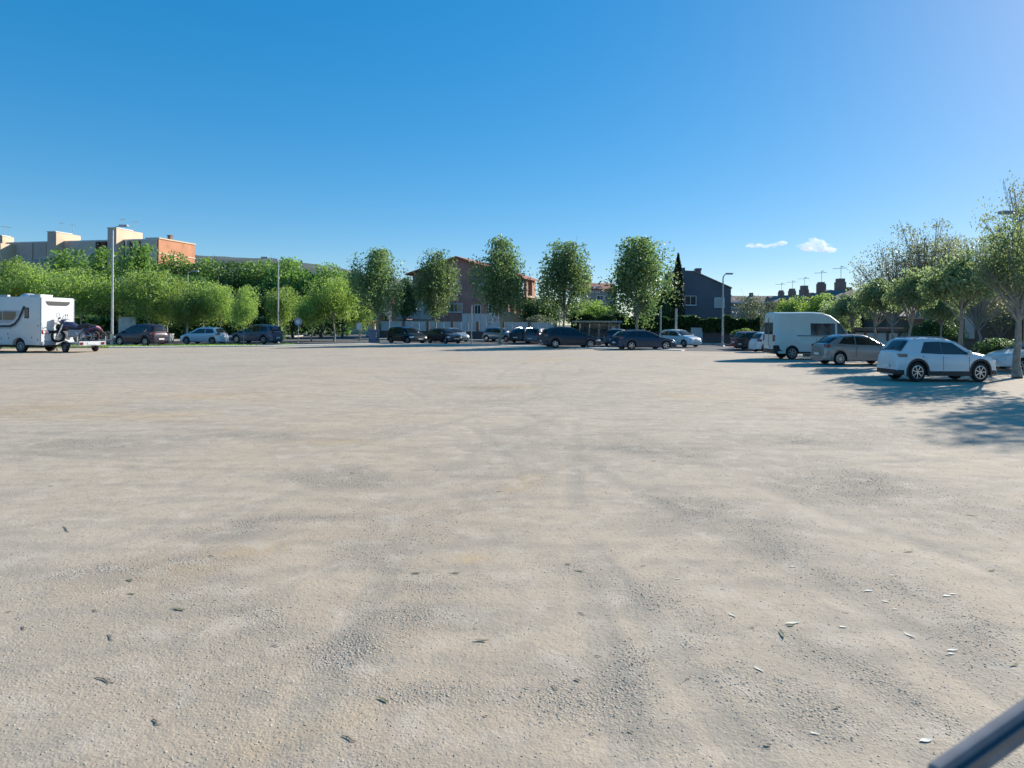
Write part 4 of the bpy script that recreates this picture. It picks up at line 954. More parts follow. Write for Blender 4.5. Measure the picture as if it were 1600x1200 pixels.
    q_ = MB(); E.box(q_, 0, E.L, -3, 0, z0t - 2.75, z0t); q_.build('end_wall', CL['orange'], root)
    q_ = MB(); E.box(q_, -.05, E.L + .1, -3.1, .15, z0t, z0t + .25); q_.build('parapet', CL['peach'], root)
    q_ = MB(); E.box(q_, E.L * .40, E.L * .52, 0, .06, z0t - 6, z0t - 3.4); q_.build('panel', CL['peach'], root)
    for px, h in ((236, 1.2), (157, 1.4)):
        u = U(px); q_ = MB(); F.box(q_, u, u + .7, -5, -4.3, top, top + h); F.box(q_, u - .1, u + .8, -5.1, -4.2, top + h, top + h + .15); q_.build('chimney', CL['chim'], root)
apartments()

# --- boundary wall with pale panels (left of the hedge)
def panel_wall():
    root = empty('boundary_wall', (0, 0, 0)); tag(root, 'low dark boundary wall topped by pale grey panels in front of the brick house', 'wall')
    A, B = (-15.8, 76.2), (4.9, 71.6); F = Wall(A, B); n = 7; seg = F.L / n
    b = MB(); F.box(b, 0, F.L, -.3, 0, 0, .95); b.build('base_wall', CL['basew'], root)
    for k in range(n + 1):
        q = MB(); F.box(q, k * seg - .14, k * seg + .14, -.32, .02, .955, 2.05); q.build('pillar', CL['brownw'], root)
    for k in range(n):
        a, c = k * seg + .16, (k + 1) * seg - .16
        nb = 3
        for j in range(nb):
            w_ = (c - a) / nb; q = MB(); F.box(q, a + j * w_ + .012, a + (j + 1) * w_ - .012, -.17, -.13, 1.02, 1.98); q.build('panel', CL['panelm'], root)
        q = MB(); F.box(q, a, c, -.2, -.1, .955, 1.018); F.box(q, a, c, -.2, -.1, 1.982, 2.04); q.build('rail', CL['framew'], root)
panel_wall()

# --- brick house with a wide gable
def brick_house():
    root = empty('brick_house', (0, 0, 0)); tag(root, 'large red brown brick house with a broad gable and balconies behind the plane trees', 'house')
    A, B, C_, D = Vector((-13.4, 86)), Vector((-1.2, 84.5)), Vector((3.5, 97)), Vector((-8.6, 98.5))
    eave = V(760, 421, 85).z - .6; peak = V(710, 402, 85).z - .1; Mf = A.lerp(B, .5); Mb = D.lerp(C_, .5)
    def front(pts, name, m_):
        b = MB(); k = len(pts); vs = [(*p[:2], p[2]) for p in pts]; b.add(vs, [tuple(range(k))]); return b.build(name, m_, root, fix=False)
    b = MB(); vs = [(A.x, A.y, 0), (B.x, B.y, 0), (B.x, B.y, eave), (Mf.x, Mf.y, peak), (A.x, A.y, eave), (D.x, D.y, 0), (C_.x, C_.y, 0), (C_.x, C_.y, eave), (Mb.x, Mb.y, peak), (D.x, D.y, eave)]
    b.add(vs, [(0, 1, 2, 3, 4), (9, 8, 7, 6, 5), (0, 4, 9, 5)]); b.build('wall', CL['brickA'], root)
    b = MB(); b.add(vs, [(1, 6, 7, 2)]); b.build('side_wall', CL['brickS'], root, fix=False)
    # roof slabs with overhang
    def slab(p0, p1, q0, q1, nm):
        t = .22; b_ = MB(); top = [p0, p1, q1, q0]; low = [Vector((v_.x, v_.y, v_.z - t)) for v_ in top]
        b_.add(top + low, [(0, 1, 2, 3), (7, 6, 5, 4), (0, 4, 5, 1), (1, 5, 6, 2), (2, 6, 7, 3), (3, 7, 4, 0)]); return b_.build(nm, CL['roofr'], root)
    def v3(p, z): return Vector((p.x, p.y, z))
    ov = (Mf - Mb).normalized() * .6; sl = (peak - eave) / (Mf - A).length; oh = .7
    ux = (B - A).normalized()
    slab(v3(Mf + ov, peak + .25), v3(Mb, peak + .25), v3(A - ux * oh + ov, eave + .25 - sl * oh), v3(D - ux * oh, eave + .25 - sl * oh), 'roof')
    slab(v3(Mf + ov, peak + .25), v3(Mb, peak + .25), v3(B + ux * oh + ov, eave + .25 - sl * oh), v3(C_ + ux * oh, eave + .25 - sl * oh), 'roof')
    F = Wall(A, B); S = Wall(B, C_)
    Uf = lambda px: (V(px, 480, 85.3).x - A.x) / ux.x
    Zf = lambda px, py: V(px, py, 85.3).z
    window(F, root, Uf(649), Uf(673), Zf(660, 485.5), Zf(660, 472), shutter=.98, mull=0)
    window(F, root, Uf(697), Uf(722), Zf(710, 487), Zf(710, 475), mull=3)
    window(F, root, Uf(706), Uf(718), Zf(710, 451), Zf(710, 440), mull=1)
    window(F, root, Uf(749), Uf(757), Zf(750, 452), Zf(750, 443), mull=0, shutter=.4)
    window(F, root, Uf(742.5), Uf(751), Zf(745, 492), Zf(745, 477), mull=1, name='balcony_door')
    window(F, root, Uf(764), Uf(774), Zf(745, 489), Zf(745, 476), mull=1)
    q = MB(); F.box(q, Uf(738), Uf(784), .0, .08, Zf(760, 470.7), Zf(760, 469.3)); q.build('string_course', CL['brownw'], root)
    # balconies: slab and railing of panels
    for a, c, zt, zb_ in ((626, 681, 486, 500), (728, 784, 491, 504)):
        u0, u1 = Uf(a), Uf(c); z1, z0 = Zf(700, zt), Zf(700, zb_); q = MB(); F.box(q, u0, u1, .0, 2.6, z0 - .25, z0); q.build('balcony', CL['beige'], root)
        n = 6
        for k in range(n):
            w_ = (u1 - u0) / n; q = MB(); F.box(q, u0 + k * w_ + .02, u0 + (k + 1) * w_ - .02, 2.52, 2.56, z0 + .06, z1); q.build('balustrade_panel', CL['panelm'], root)
        q = MB(); F.box(q, u0, u1, 2.48, 2.6, z1 + .003, z1 + .06); q.build('handrail', CL['framew'], root)
    # sunlit side: tall openings between brick piers, pale window, lower arcade
    for k in range(4):
        u = 1.2 + k * 2.9
        q = MB(); S.box(q, u, u + 1.5, -.02, .03, 4.0, 5.6); q.build('window', CL['win'], root)
    for k in range(5):
        u = .7 + k * 2.5; q = MB(); S.box(q, u, u + .5, 0, .4, 2.7, eave - .3 if k in (3, 4) else 5.9); q.build('brick_pier', CL['brickS'], root)
    q = MB(); S.box(q, 5.6, 8.6, .03, .12, 6.0, 8.0); q.build('window', CL['panelm'], root)
    q = MB(); S.box(q, 0, S.L, .0, .5, 5.7, 5.95); q.build('string_course', CL['peach'], root)
    # lower sunlit terrace ramp wall
    T = Wall((-1.4, 80), (4.2, 84)); q = MB(); q.add([T.at(0, 0, 0), T.at(T.L, 0, 0), T.at(T.L, 0, 2.3), T.at(.2, 0, 3.6), T.at(0, 0, 3.6), T.at(0, -.3, 0), T.at(T.L, -.3, 0), T.at(T.L, -.3, 2.3), T.at(.2, -.3, 3.6), T.at(0, -.3, 3.6)],
                                                     [(0, 1, 2, 3, 4), (9, 8, 7, 6, 5), (0, 5, 6, 1), (1, 6, 7, 2), (2, 7, 8, 3), (3, 8, 9, 4), (4, 9, 5, 0)]); q.build('terrace_wall', CL['peach'], root)
brick_house()
def simple_house(label, px0, px1, Y, top_py, wallm, roofm, name='house', depth=9, hip=1.4, wins=(), eavez=None, yaw=0.0):
    root = empty(name, (0, 0, 0)); tag(root, label, 'house')
    a = V(px0, 480, Y); b_ = V(px1, 480, Y + (yaw)); z = V((px0 + px1) / 2, top_py, Y).z; F = Wall(a, b_); ez = z - hip
    q = MB(); F.box(q, 0, F.L, -depth, 0, -.5, ez); q.build('wall', wallm, root)
    q = MB(); o = .5; vs = [F.at(-o, o, ez), F.at(F.L + o, o, ez), F.at(F.L + o, -depth - o, ez), F.at(-o, -depth - o, ez), F.at(-o, -depth / 2, z), F.at(F.L + o, -depth / 2, z)]
    vs += [(x, y, zz - .15) for x, y, zz in vs[:4]]
    q.add(vs, [(0, 1, 5, 4), (3, 4, 5, 2), (0, 4, 3), (1, 2, 5), (6, 7, 1, 0), (7, 8, 2, 1), (8, 9, 3, 2), (9, 6, 0, 3), (9, 8, 7, 6)]); q.build('roof', roofm, root)
    for (wx0, wx1, wy0, wy1, sh) in wins:
        window(F, root, (V(wx0, 480, Y).x - a.x), (V(wx1, 480, Y).x - a.x), V(wx0, wy1, Y).z, V(wx0, wy0, Y).z, mull=1, shutter=sh, fw=.1)
    return root, F, ez
simple_house('distant house with a red tiled roof between the third and fourth plane trees', 918, 962, 112, 439, CL['beige'], CL['roofr'], depth=12, wins=[(922, 927, 448, 456, 0), (931, 936, 448, 456, .5), (933, 942, 462, 468, 0), (945, 953, 461, 467, .4)])
simple_house('distant pinkish house seen under the trees at the end of the side street', 536, 586, 104, 488, CL['peach'], CL['roofr'], depth=10, wins=[(545, 549, 496, 503, 0), (556, 562, 496, 503, 0)])
simple_house('distant house with a pale wall just left of the big brick house', 612, 634, 108, 462, CL['brickA'], CL['roofr'], depth=8, wins=[(622, 627, 470, 476, .3)])

def dark_house():
    root = empty('dark_house', (0, 0, 0)); tag(root, 'dark slate coloured house with sloping parapet and square chimney behind the hedge', 'house')
    Y = 73.0; F = Wall((V(1064, 480, Y).x, Y), (V(1142, 480, Y).x, Y)); X = lambda px: V(px, 480, Y).x - F.p.x; Z = lambda px, py: V(px, py, Y).z
    pts = [(0, 0), (F.L, 0), (F.L, Z(1142, 451)), (X(1083), Z(1083, 424.5)), (X(1080.5), Z(1080, 423)), (X(1070), Z(1070, 422.5)), (X(1070), Z(1070, 418)), (X(1067), Z(1067, 418)), (X(1067), Z(1067, 423)), (0, Z(1065, 424))]
    b = MB(); k = len(pts); b.add([F.at(u, 0, z) for u, z in pts] + [F.at(u, -9, z) for u, z in pts], [tuple(range(k)), tuple(range(k, 2 * k))[::-1]] + [(i, k + i, k + (i + 1) % k, (i + 1) % k) for i in range(k)])
    b.build('wall', CL['darkw'], root)
    q = MB(); n = 2
    for (u0, z0), (u1, z1) in zip(pts[2:3], pts[3:4]):
        vs = [F.at(u0 + .1, .1, z0), F.at(u1, .1, z1), F.at(u1, .1, z1 + .14), F.at(u0 + .1, .1, z0 + .14), F.at(u0 + .1, -9, z0), F.at(u1, -9, z1), F.at(u1, -9, z1 + .14), F.at(u0 + .1, -9, z0 + .14)]
        q.add(vs, [(0, 1, 2, 3), (7, 6, 5, 4), (3, 2, 6, 7), (0, 4, 5, 1), (0, 3, 7, 4), (1, 5, 6, 2)])
    q.build('coping', CL['roofd'], root)
    q = MB(); F.box(q, X(1092), X(1098.5), -1.6, -.9, Z(1095, 436), Z(1095, 421)); F.box(q, X(1091), X(1099.3), -1.75, -.8, Z(1095, 421) + .003, Z(1095, 418)); q.build('chimney', CL['darkw'], root)
    window(F, root, X(1070.5), X(1087), Z(1078, 476), Z(1078, 463), mull=1)
    window(F, root, X(1117), X(1131), Z(1124, 479), Z(1124, 466), mull=0, shutter=.98)
    window(F, root, X(1070), X(1085), Z(1078, 503), Z(1078, 493), mull=0, shutter=.9)
    window(F, root, X(1115), X(1130), Z(1124, 503), Z(1124, 498), mull=0, shutter=.9)
    # lower wing to the left
    G_ = Wall((V(1008, 480, Y + 3).x, Y + 3), (V(1063, 480, Y + 3).x, Y + 3)); x2 = lambda px: V(px, 480, Y + 3).x - G_.p.x
    q = MB(); G_.box(q, 0, G_.L + .5, -7, 0, 0, Z(1040, 462)); q.build('wing_wall', CL['darkw'], root)
    q = MB(); G_.box(q, -.2, G_.L + .4, -7.2, .3, Z(1040, 462) + .002, Z(1040, 459)); q.build('wing_roof', CL['roofd'], root)
    window(G_, root, x2(1019), x2(1040), V(1030, 498, Y + 3).z, V(1030, 490, Y + 3).z, mull=3)
dark_house()
# garage wing / beige building right of it
def beige_block():
    root = empty('garage_building', (0, 0, 0)); tag(root, 'low beige building with a pale band right of the dark house', 'building'); Y = 84
    a = V(1143, 480, Y); b_ = V(1200, 480, Y); F = Wall(a, b_); Z = lambda py: V(1160, py, Y).z
    q = MB(); F.box(q, 0, F.L, -8, 0, 0, Z(481)); q.build('wall', CL['beige'], root)
    q = MB(); F.box(q, -.1, F.L, -8, .12, Z(481) + .002, Z(479.5)); F.box(q, -.1, F.L, -8, .12, Z(474), Z(471.5)); q.build('band', CL['trimw'], root)
    q = MB(); F.box(q, 0, F.L, -8, 0, Z(479.5), Z(474)); q.build('upper_wall', CL['brownw'], root)
beige_block()

# --- hedge wall, metal door, bus shelter
HA, HB = (6.6, 69.0), (24.0, 62.6)
def hedge_wall():
    root = empty('garden_wall', (0, 0, 0)); tag(root, 'low brown garden wall with white metal door under the clipped hedge', 'wall'); F = Wall(HA, HB)
    q = MB(); F.box(q, 0, F.L - 2.5, -.3, 0, .0, 1.15); F.box(q, F.L - 2.5, F.L, -.3, 0, .0, .9); q.build('wall_base', CL['basew'], root)
    q = MB(); F.box(q, 3, F.L - 2.4, -.34, .04, 1.152, 1.2); q.build('coping', CL['basew'], root)
    u0 = (V(1081, 500, 64.5).x - HA[0]) / F.d.x; u1 = (V(1097, 500, 64.5).x - HA[0]) / F.d.x
    q = MB(); F.box(q, u0 - .05, u1 + .05, .0, .06, .1, 1.62)
    q.build('door_frame', MT['greymetal'], root); n = 6
    for k in range(n):
        w_ = (u1 - u0) / n; q = MB(); F.box(q, u0 + k * w_ + .01, u0 + (k + 1) * w_ - .01, .06, .09, .14, 1.58); q.build('door_slat', CL['panelm'], root)
    q = MB(); F.box(q, F.L + .0, F.L + 1.6, -.3, -.1, .0, .9); q.build('end_pillar', CL['brickS'], root)
hedge_wall()
def bus_shelter():
    root = empty('bus_shelter', (0, 0, 0)); tag(root, 'grey metal bus shelter with glass back panes in front of the hedge', 'bus shelter')
    y0, y1 = 66.6, 63.8; F = Wall((V(906, 500, y0).x, y0), (V(968, 500, y1).x, y1)); zt = V(936, 501.5, 65).z
    n = 4
    for k in range(n + 1):
        q = MB(); F.box(q, F.L * k / n - .05, F.L * k / n + .05, -.05, .05, .1, zt - .2); q.build('post', MT['galv'], root)
    for k in range(n):
        q = MB(); F.box(q, F.L * k / n + .07, F.L * (k + 1) / n - .07, -.012, .012, .35, zt - .25); q.build('glass_pane', SHG, root)
    q = MB(); F.box(q, -.15, F.L + .15, -.3, 1.3, zt - .16, zt); q.build('roof', MT['galv'], root, bevel=.02)
    q = MB(); F.box(q, F.L - .9, F.L - .45, .03, .07, 1.2, 1.75); q.build('timetable_sign', CL['panelm'], root)
    q2 = MB(); F.box(q2, F.L - .78, F.L - .57, .071, .078, 1.38, 1.58); q2.build('sign_symbol', MT['white'], root)
    q = MB(); F.box(q, .6, F.L - 1.4, .1, .5, .5, .56); q.build('bench_seat', MT['greymetal'], root)
    for u in (.8, F.L - 1.6):
        q = MB(); F.box(q, u, u + .06, .2, .4, .1, .5); q.build('bench_leg', MT['greymetal'], root)
SHG = glassmat('shelter_glass', (.10, .12, .13), .08, .55)
bus_shelter()

# --- terraced houses on the right with stepped chimneys
def terrace():
    pairs = [(1146, 1172, 125, 459, 'flat topped distant house furthest left in the skyline right of the dark house', 1150), (1184, 1216, 118, 459, 'distant house with dark ridge and one small pot behind the bare shrub', 1186),
             (1216, 1246, 112, 459, 'first terraced house from the left with low chimney and aerial', 1235), (1243, 1268, 104, 458, 'second terraced house with aerial on a square chimney', 1254), (1264, 1292, 97, 457, 'third terraced house with wide chimney stack', 1275),
             (1288, 1322, 89, 454, 'fourth terraced house with a tall chimney and large aerial', 1304), (1316, 1372, 80, 449, 'nearest terraced house on the right with the tallest chimney', 1338)]
    tops = [459, 456, 452, 449, 444, 438, 432]
    for (a, b_, Y, ty, lab, cx), ct in zip(pairs, tops):
        root, F, ez = simple_house(lab, a, b_, Y, ty + 2, CL['brownw'], CL['roofd'], name='terraced_house', depth=7, hip=1.6)
        root['group'] = 'terraced houses on the right skyline'
        u = V(cx, 480, Y).x - F.p.x; zc = V(cx, ct, Y).z; w_ = .55
        w_ = [.4, .35, .4, .5, .64, .5, .58][tops.index(ct)] if True else .5; sh = [.2, .5, .3, .35, .6, .25, .45][tops.index(ct)]
        q = MB(); F.box(q, u - w_, u + w_ * (1 - sh * .5), -4.4, -3.3, ez, zc - sh); F.box(q, u - w_ * .8, u + w_ * .6, -4.3, -3.4, zc - sh, zc); F.box(q, u + w_ * (1 - sh * .5), u + w_ + sh, -4.2, -3.5, ez, zc - 1.1); q.build('chimney', CL['chim'], root)
        if ct > 455: continue
        q = MB(); h = 1.3 if ct > 440 else 1.6
        q.tube([F.at(u, -3.8, zc), F.at(u, -3.8, zc + h)], .03, 5); q.tube([F.at(u - 1.1, -3.8, zc + h * .8), F.at(u + .7, -3.8, zc + h * .9)], .022, 5)
        for j in range(7): q.tube([F.at(u - 1.0 + j * .27, -4.1, zc + h * .8 + j * .012), F.at(u - 1.0 + j * .27, -3.5, zc + h * .82 + j * .012)], .014, 4)
        q.tube([F.at(u, -3.8, zc + h), F.at(u + .3, -3.8, zc + h)], .05, 5); q.build('aerial', MT['greymetal'], root)
        # second small pot
        q = MB(); F.box(q, u + 1.3, u + 1.55, -4.2, -3.9, ez + .6, zc - 1.1); q.build('flue', CL['chim'], root)
terrace()
def right_walls():
    root = empty('white_banded_wall', (0, 0, 0)); tag(root, 'white garden wall with brown top band behind the two nearest cars of the right row', 'wall'); F = Wall((30.2, 60), (28.0, 46.5)) if False else Wall((27.6, 52), (30.5, 49.2))
    F = Wall((V(1335, 500, 52).x, 52), (V(1424, 500, 48).x, 48)); n = 5
    q = MB(); F.box(q, 0, F.L, -.3, 0, .0, .75); q.build('wall_base', CL['whitew'], root)
    for k in range(n):
        q = MB(); F.box(q, F.L * k / n + .1, F.L * (k + 1) / n - .1, -.28, -.02, .752, 1.35); q.build('panel', CL['whitew'], root)
        q = MB(); F.box(q, F.L * k / n - .09, F.L * k / n + .09, -.33, .03, .752, 1.5); q.build('pillar', CL['brownw'], root)
    q = MB(); F.box(q, -.1, F.L + .1, -3.4, .3, 1.502, 1.75); q.build('canopy', CL['brownw'], root)
    root = empty('retaining_wall', (0, 0, 0)); tag(root, 'plain brown building wall behind the trees at the right edge', 'wall')
    F = Wall((V(1424, 500, 46).x, 46), (V(1660, 500, 38).x, 38)); z = V(1500, 503, 43.5).z
    q = MB(); F.box(q, 0, F.L * .42, -.4, 0, 0, z + .2); q.build('wall_section', CL['brownw'], root)
    q = MB(); F.box(q, F.L * .42 + .01, F.L, -5, 0, 0, z + 1.3); q.build('wall_section', CL['brownw'], root)
    q = MB(); F.box(q, F.L * .405, F.L * .47, .0, .1, 1.1, z + .4); q.build('pale_door', CL['trimw'], root)
    q = MB(); F.box(q, 0, F.L * .42, -.5, .1, z + .202, z + .32); q.build('coping', CL['trimw'], root)
    simple_house('low house with a pale gable behind the trunks near the right edge', 1520, 1640, 62, 462, CL['beige'], CL['roofd'], depth=10, hip=1.5, wins=[(1548, 1560, 478, 490, .5), (1580, 1590, 478, 490, 0)])
    simple_house('broad low house with brown roof behind the light green street trees', 1385, 1500, 66, 470, CL['brownw'], CL['roofd'], depth=10, hip=1.6)
right_walls()

# ================================================================ STREET FURNITURE
def lamp(label, px, base_py, top_py, Y=None, arm=1.6, arm_dir=1, rad=.09, head=True, post_m=None):
    g = G(px, base_py) if Y is None else Vector((V(px, 500, Y).x, Y, 0))
    z = V(px, top_py, g.y).z; root = empty('street_lamp', (g.x, g.y, 0)); tag(root, label, 'street lamp', 'street lamps')
    pm = post_m or MT['galv']
    q = MB().tube([(0, 0, 0), (0, 0, z * .5), (0, 0, z - .3)], [rad, rad * .8, rad * .55], 10); q.build('post', pm, root, smooth=50)
    MB().lathe([(rad * 1.8, 0), (rad * 1.8, .03), (rad * 1.2, .08), (rad * 1.1, .5)], 10).box(-.09, .09, -rad - .02, -rad + .02, .5, .9).build('base', pm, root)
    q = MB().tube([(0, 0, z - .35), (.1 * arm_dir, 0, z - .12), (arm * arm_dir, 0, z)], [rad * .55, rad * .5, rad * .4], 8); q.build('arm', pm, root, smooth=50)
    q = MB().box(min(arm * arm_dir, (arm + .6) * arm_dir), max(arm * arm_dir, (arm + .6) * arm_dir), -.15, .15, z - .05, z + .09); q.build('lamp_head', MT['greymetal'], root, bevel=.03)
    return root
lamp('tall lamp post with curved arm beside the black and plum minivan', 175, 541, 353, arm=.5, arm_dir=1, rad=.095)
lamp('lamp post with a short arm pointing left above the grey people carrier', 434, 536, 403, arm=.9, arm_dir=-1)
lamp('thin lamp post rising from the round green trees behind the small white hatchback', 293, 500, 424, Y=66, arm=.5, arm_dir=1)
lamp('single lamp post in front of the dark house and its hedge', 1129, 541, 428, arm=.25, arm_dir=1, rad=.10)
lamp('lamp with a short arm half hidden in the crown at the right edge', 1603, 500, 333, Y=27.5, arm=.55, arm_dir=-1)
lamp('short grey lamp post behind the second lamp among the round trees', 197, 500, 438, Y=66, arm=.4, arm_dir=-1)
def post_sign(label, px, base_py, top_py, disc=None, Y=None, rad=.035, back=True, name='road_sign', cat='sign', group='sign posts'):
    g = G(px, base_py) if Y is None else Vector((V(px, 500, Y).x, Y, 0)); z = V(px, top_py, g.y).z; root = empty(name, (g.x, g.y, 0)); tag(root, label, cat, group)
    MB().tube([(0, 0, 0), (0, 0, z)], rad, 8).build('post', MT['galv'], root, smooth=50)
    if disc == 'round': MB().lathe([(.001, -.07), (.34, -.07), (.36, -.06), (.36, -.045), (.001, -.045)], 24, 'y', (0, 0, z - .34)).build('sign_face', MT['greymetal'], root); MB().lathe([(.001, -.08), (.2, -.08), (.2, -.071), (.001, -.071)], 20, 'y', (0, 0, z - .34)).build('sign_centre', MT['white'], root)
    if disc == 'plate': MB().box(-.22, .22, -.06, -.04, z - .9, z - .3).build('sign_face', MT['white'], root)
    if disc == 'clamp': MB().box(-.07, .07, -.06, .05, z - .2, z - .05).build('cap', MT['greymetal'], root)
    return root
post_sign('round grey backed sign on a thin post in the gap after the grey people carrier', 466, 535.5, 497, 'round')
post_sign('slim post with small white plate at the mouth of the side street', 561, 535.5, 500, 'plate')
post_sign('plain pale post with a small cap in front of the panelled wall', 736.5, 536.8, 477, 'clamp', rad=.06)
post_sign('pale post rising behind the dark grey people carrier beside the fourth plane tree', 874, 539, 484, 'clamp', rad=.06)
post_sign('thin dark pole beside the first plane tree trunk', 608, 534, 471, None, rad=.05)
post_sign('pale pole behind the blue estate car left of the white car', 1032, 541, 478, None, rad=.07)
post_sign('thick short pale pole beside the cypress and hedge', 1056, 541, 482, None, rad=.10)
def litter_bin(label, px, py, h, wd, m_, nm='litter_bin', cat='bin'):
    g = G(px, py); root = empty(nm, (g.x, g.y, 0)); tag(root, label, cat)
    MB().prism([(-wd, -wd), (wd, -wd), (wd * 1.08, wd), (-wd * 1.08, wd)], h * .86, z0=.04).build('body', m_, root, bevel=.04)
    MB().box(-wd * 1.15, wd * 1.15, -wd * 1.1, wd * 1.15, h * .86 + .045, h).build('lid', m_, root, bevel=.05)
    for s in (1, -1): MB().lathe([(.001, -.03), (.07, -.03), (.07, .03), (.001, .03)], 10, 'x', (s * wd * .8, wd * .9, .07)).build('wheel', MT['rubber'], root)
litter_bin('blue grey wheeled bin beside the first plane tree trunk', 583, 536.5, 1.25, .34, paint('blue_bin', (.09, .13, .22), rough=.5))
litter_bin('white cabinet standing between the minivan and the small white hatchback', 263, 534, .72, .32, MT['white'], 'utility_cabinet', 'cabinet')
litter_bin('small white box at the end of the side street beside the bin', 575, 526, .85, .25, MT['white'], 'utility_cabinet', 'cabinet')
def billboard():
    g = G(199, 533); root = empty('notice_board', (g.x, g.y, 0)); tag(root, 'large pale blue white board with faded picture behind the minivan', 'board')
    z0, z1 = V(199, 523, g.y).z, V(199, 496, g.y).z
    for x in (-.75, .75): MB().box(x - .04, x + .04, -.04, .04, 0, z1).build('leg', MT['galv'], root)
    m_ = mat('faded_poster', (.36, .50, .62), .5, var=.1, scale=2.2, col2=(.70, .76, .80), detail=3)
    MB().box(-.78, .78, -.08, -.042, z0, z1).build('board', m_, root); MB().box(-.83, .83, -.07, -.05, z1 + .002, z1 + .05).box(-.83, .83, -.07, -.05, z0 - .05, z0 - .002).build('board_frame', MT['galv'], root)
billboard()

# ================================================================ VEGETATION
MT['bark_light'] = mat('light_grey_bark', (.36, .33, .29), .9, var=.2, scale=6)
LM = dict(
    plane=leafmat('plane_leaf', (.11, .18, .085), (.26, .34, .17), (1.25, 1.4, .75), .42),
    light=leafmat('light_green_leaf', (.17, .27, .08), (.36, .46, .17), (1.3, 1.4, .7), .5),
    mid=leafmat('mid_green_leaf', (.10, .19, .06), (.25, .36, .13), (1.3, 1.5, .7), .45),
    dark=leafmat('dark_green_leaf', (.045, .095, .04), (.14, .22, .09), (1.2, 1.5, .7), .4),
    sparse=leafmat('olive_leaf', (.15, .16, .11), (.30, .30, .20), (1.2, 1.3, .8), .5),
    street=leafmat('veiled_street_leaf', (.15, .20, .12), (.32, .38, .22), (1.3, 1.4, .9), .55),  # greyed green: the glare veil over the right trees is put into the colour
    cypress=leafmat('cypress_leaf', (.012, .028, .014), (.03, .05, .022), (1, 1.2, .6), .2),
    yellow=leafmat('yellow_leaf', (.30, .28, .04), (.42, .38, .06), (1.2, 1.2, .4), .4),
    hedge=leafmat('hedge_leaf', (.03, .06, .02), (.08, .13, .04), (1.2, 1.5, .5), .3),
    greygreen=leafmat('grey_green_leaf', (.10, .12, .09), (.20, .22, .16), (1.1, 1.2, .8), .4),
)
def leaf_mesh(name, C, size, m_, tint=None, droop=.3, aspect=.55, up=.3, outward=None):
    """C (N,3) leaf centres -> two-triangle folded leaves"""
    N = len(C); size = np.broadcast_to(size, N) * (.65 + .7 * rng.random(N))
    ax = rng.normal(size=(N, 3)); ax[:, 2] = ax[:, 2] * .6 - droop; ax /= np.linalg.norm(ax, axis=1)[:, None]
    nr = rng.normal(size=(N, 3)); nr[:, 2] += up
    if outward is not None: nr += outward * .9
    sd_ = np.cross(ax, nr); sd_ /= np.linalg.norm(sd_, axis=1)[:, None] + 1e-9; nn = np.cross(sd_, ax)
    s = size[:, None]
    P0 = C - ax * s * .5; P2 = C + ax * s * .5; P1 = C + sd_ * s * aspect * .5 + nn * s * .12; P3 = C - sd_ * s * aspect * .5 + nn * s * .12
    W = np.stack([P0, P1, P2, P3], 1).reshape(-1, 3); F = (np.arange(N) * 4)[:, None] + np.array([0, 1, 2, 3])[None]
    me = bpy.data.meshes.new(name); me.vertices.add(N * 4); me.vertices.foreach_set('co', W.ravel()); me.loops.add(N * 4)
    me.loops.foreach_set('vertex_index', F.ravel().astype(np.int32)); me.polygons.add(N); me.polygons.foreach_set('loop_start', np.arange(N, dtype=np.int32) * 4); me.update(calc_edges=True)
    t = rng.random(N) if tint is None else tint
    add_attr(me, 'tint', np.repeat(np.clip(t, 0, 1), 4)); me.materials.append(m_); return me
def unit(n):
    v_ = rng.normal(size=(n, 3)); return v_ / np.linalg.norm(v_, axis=1)[:, None]
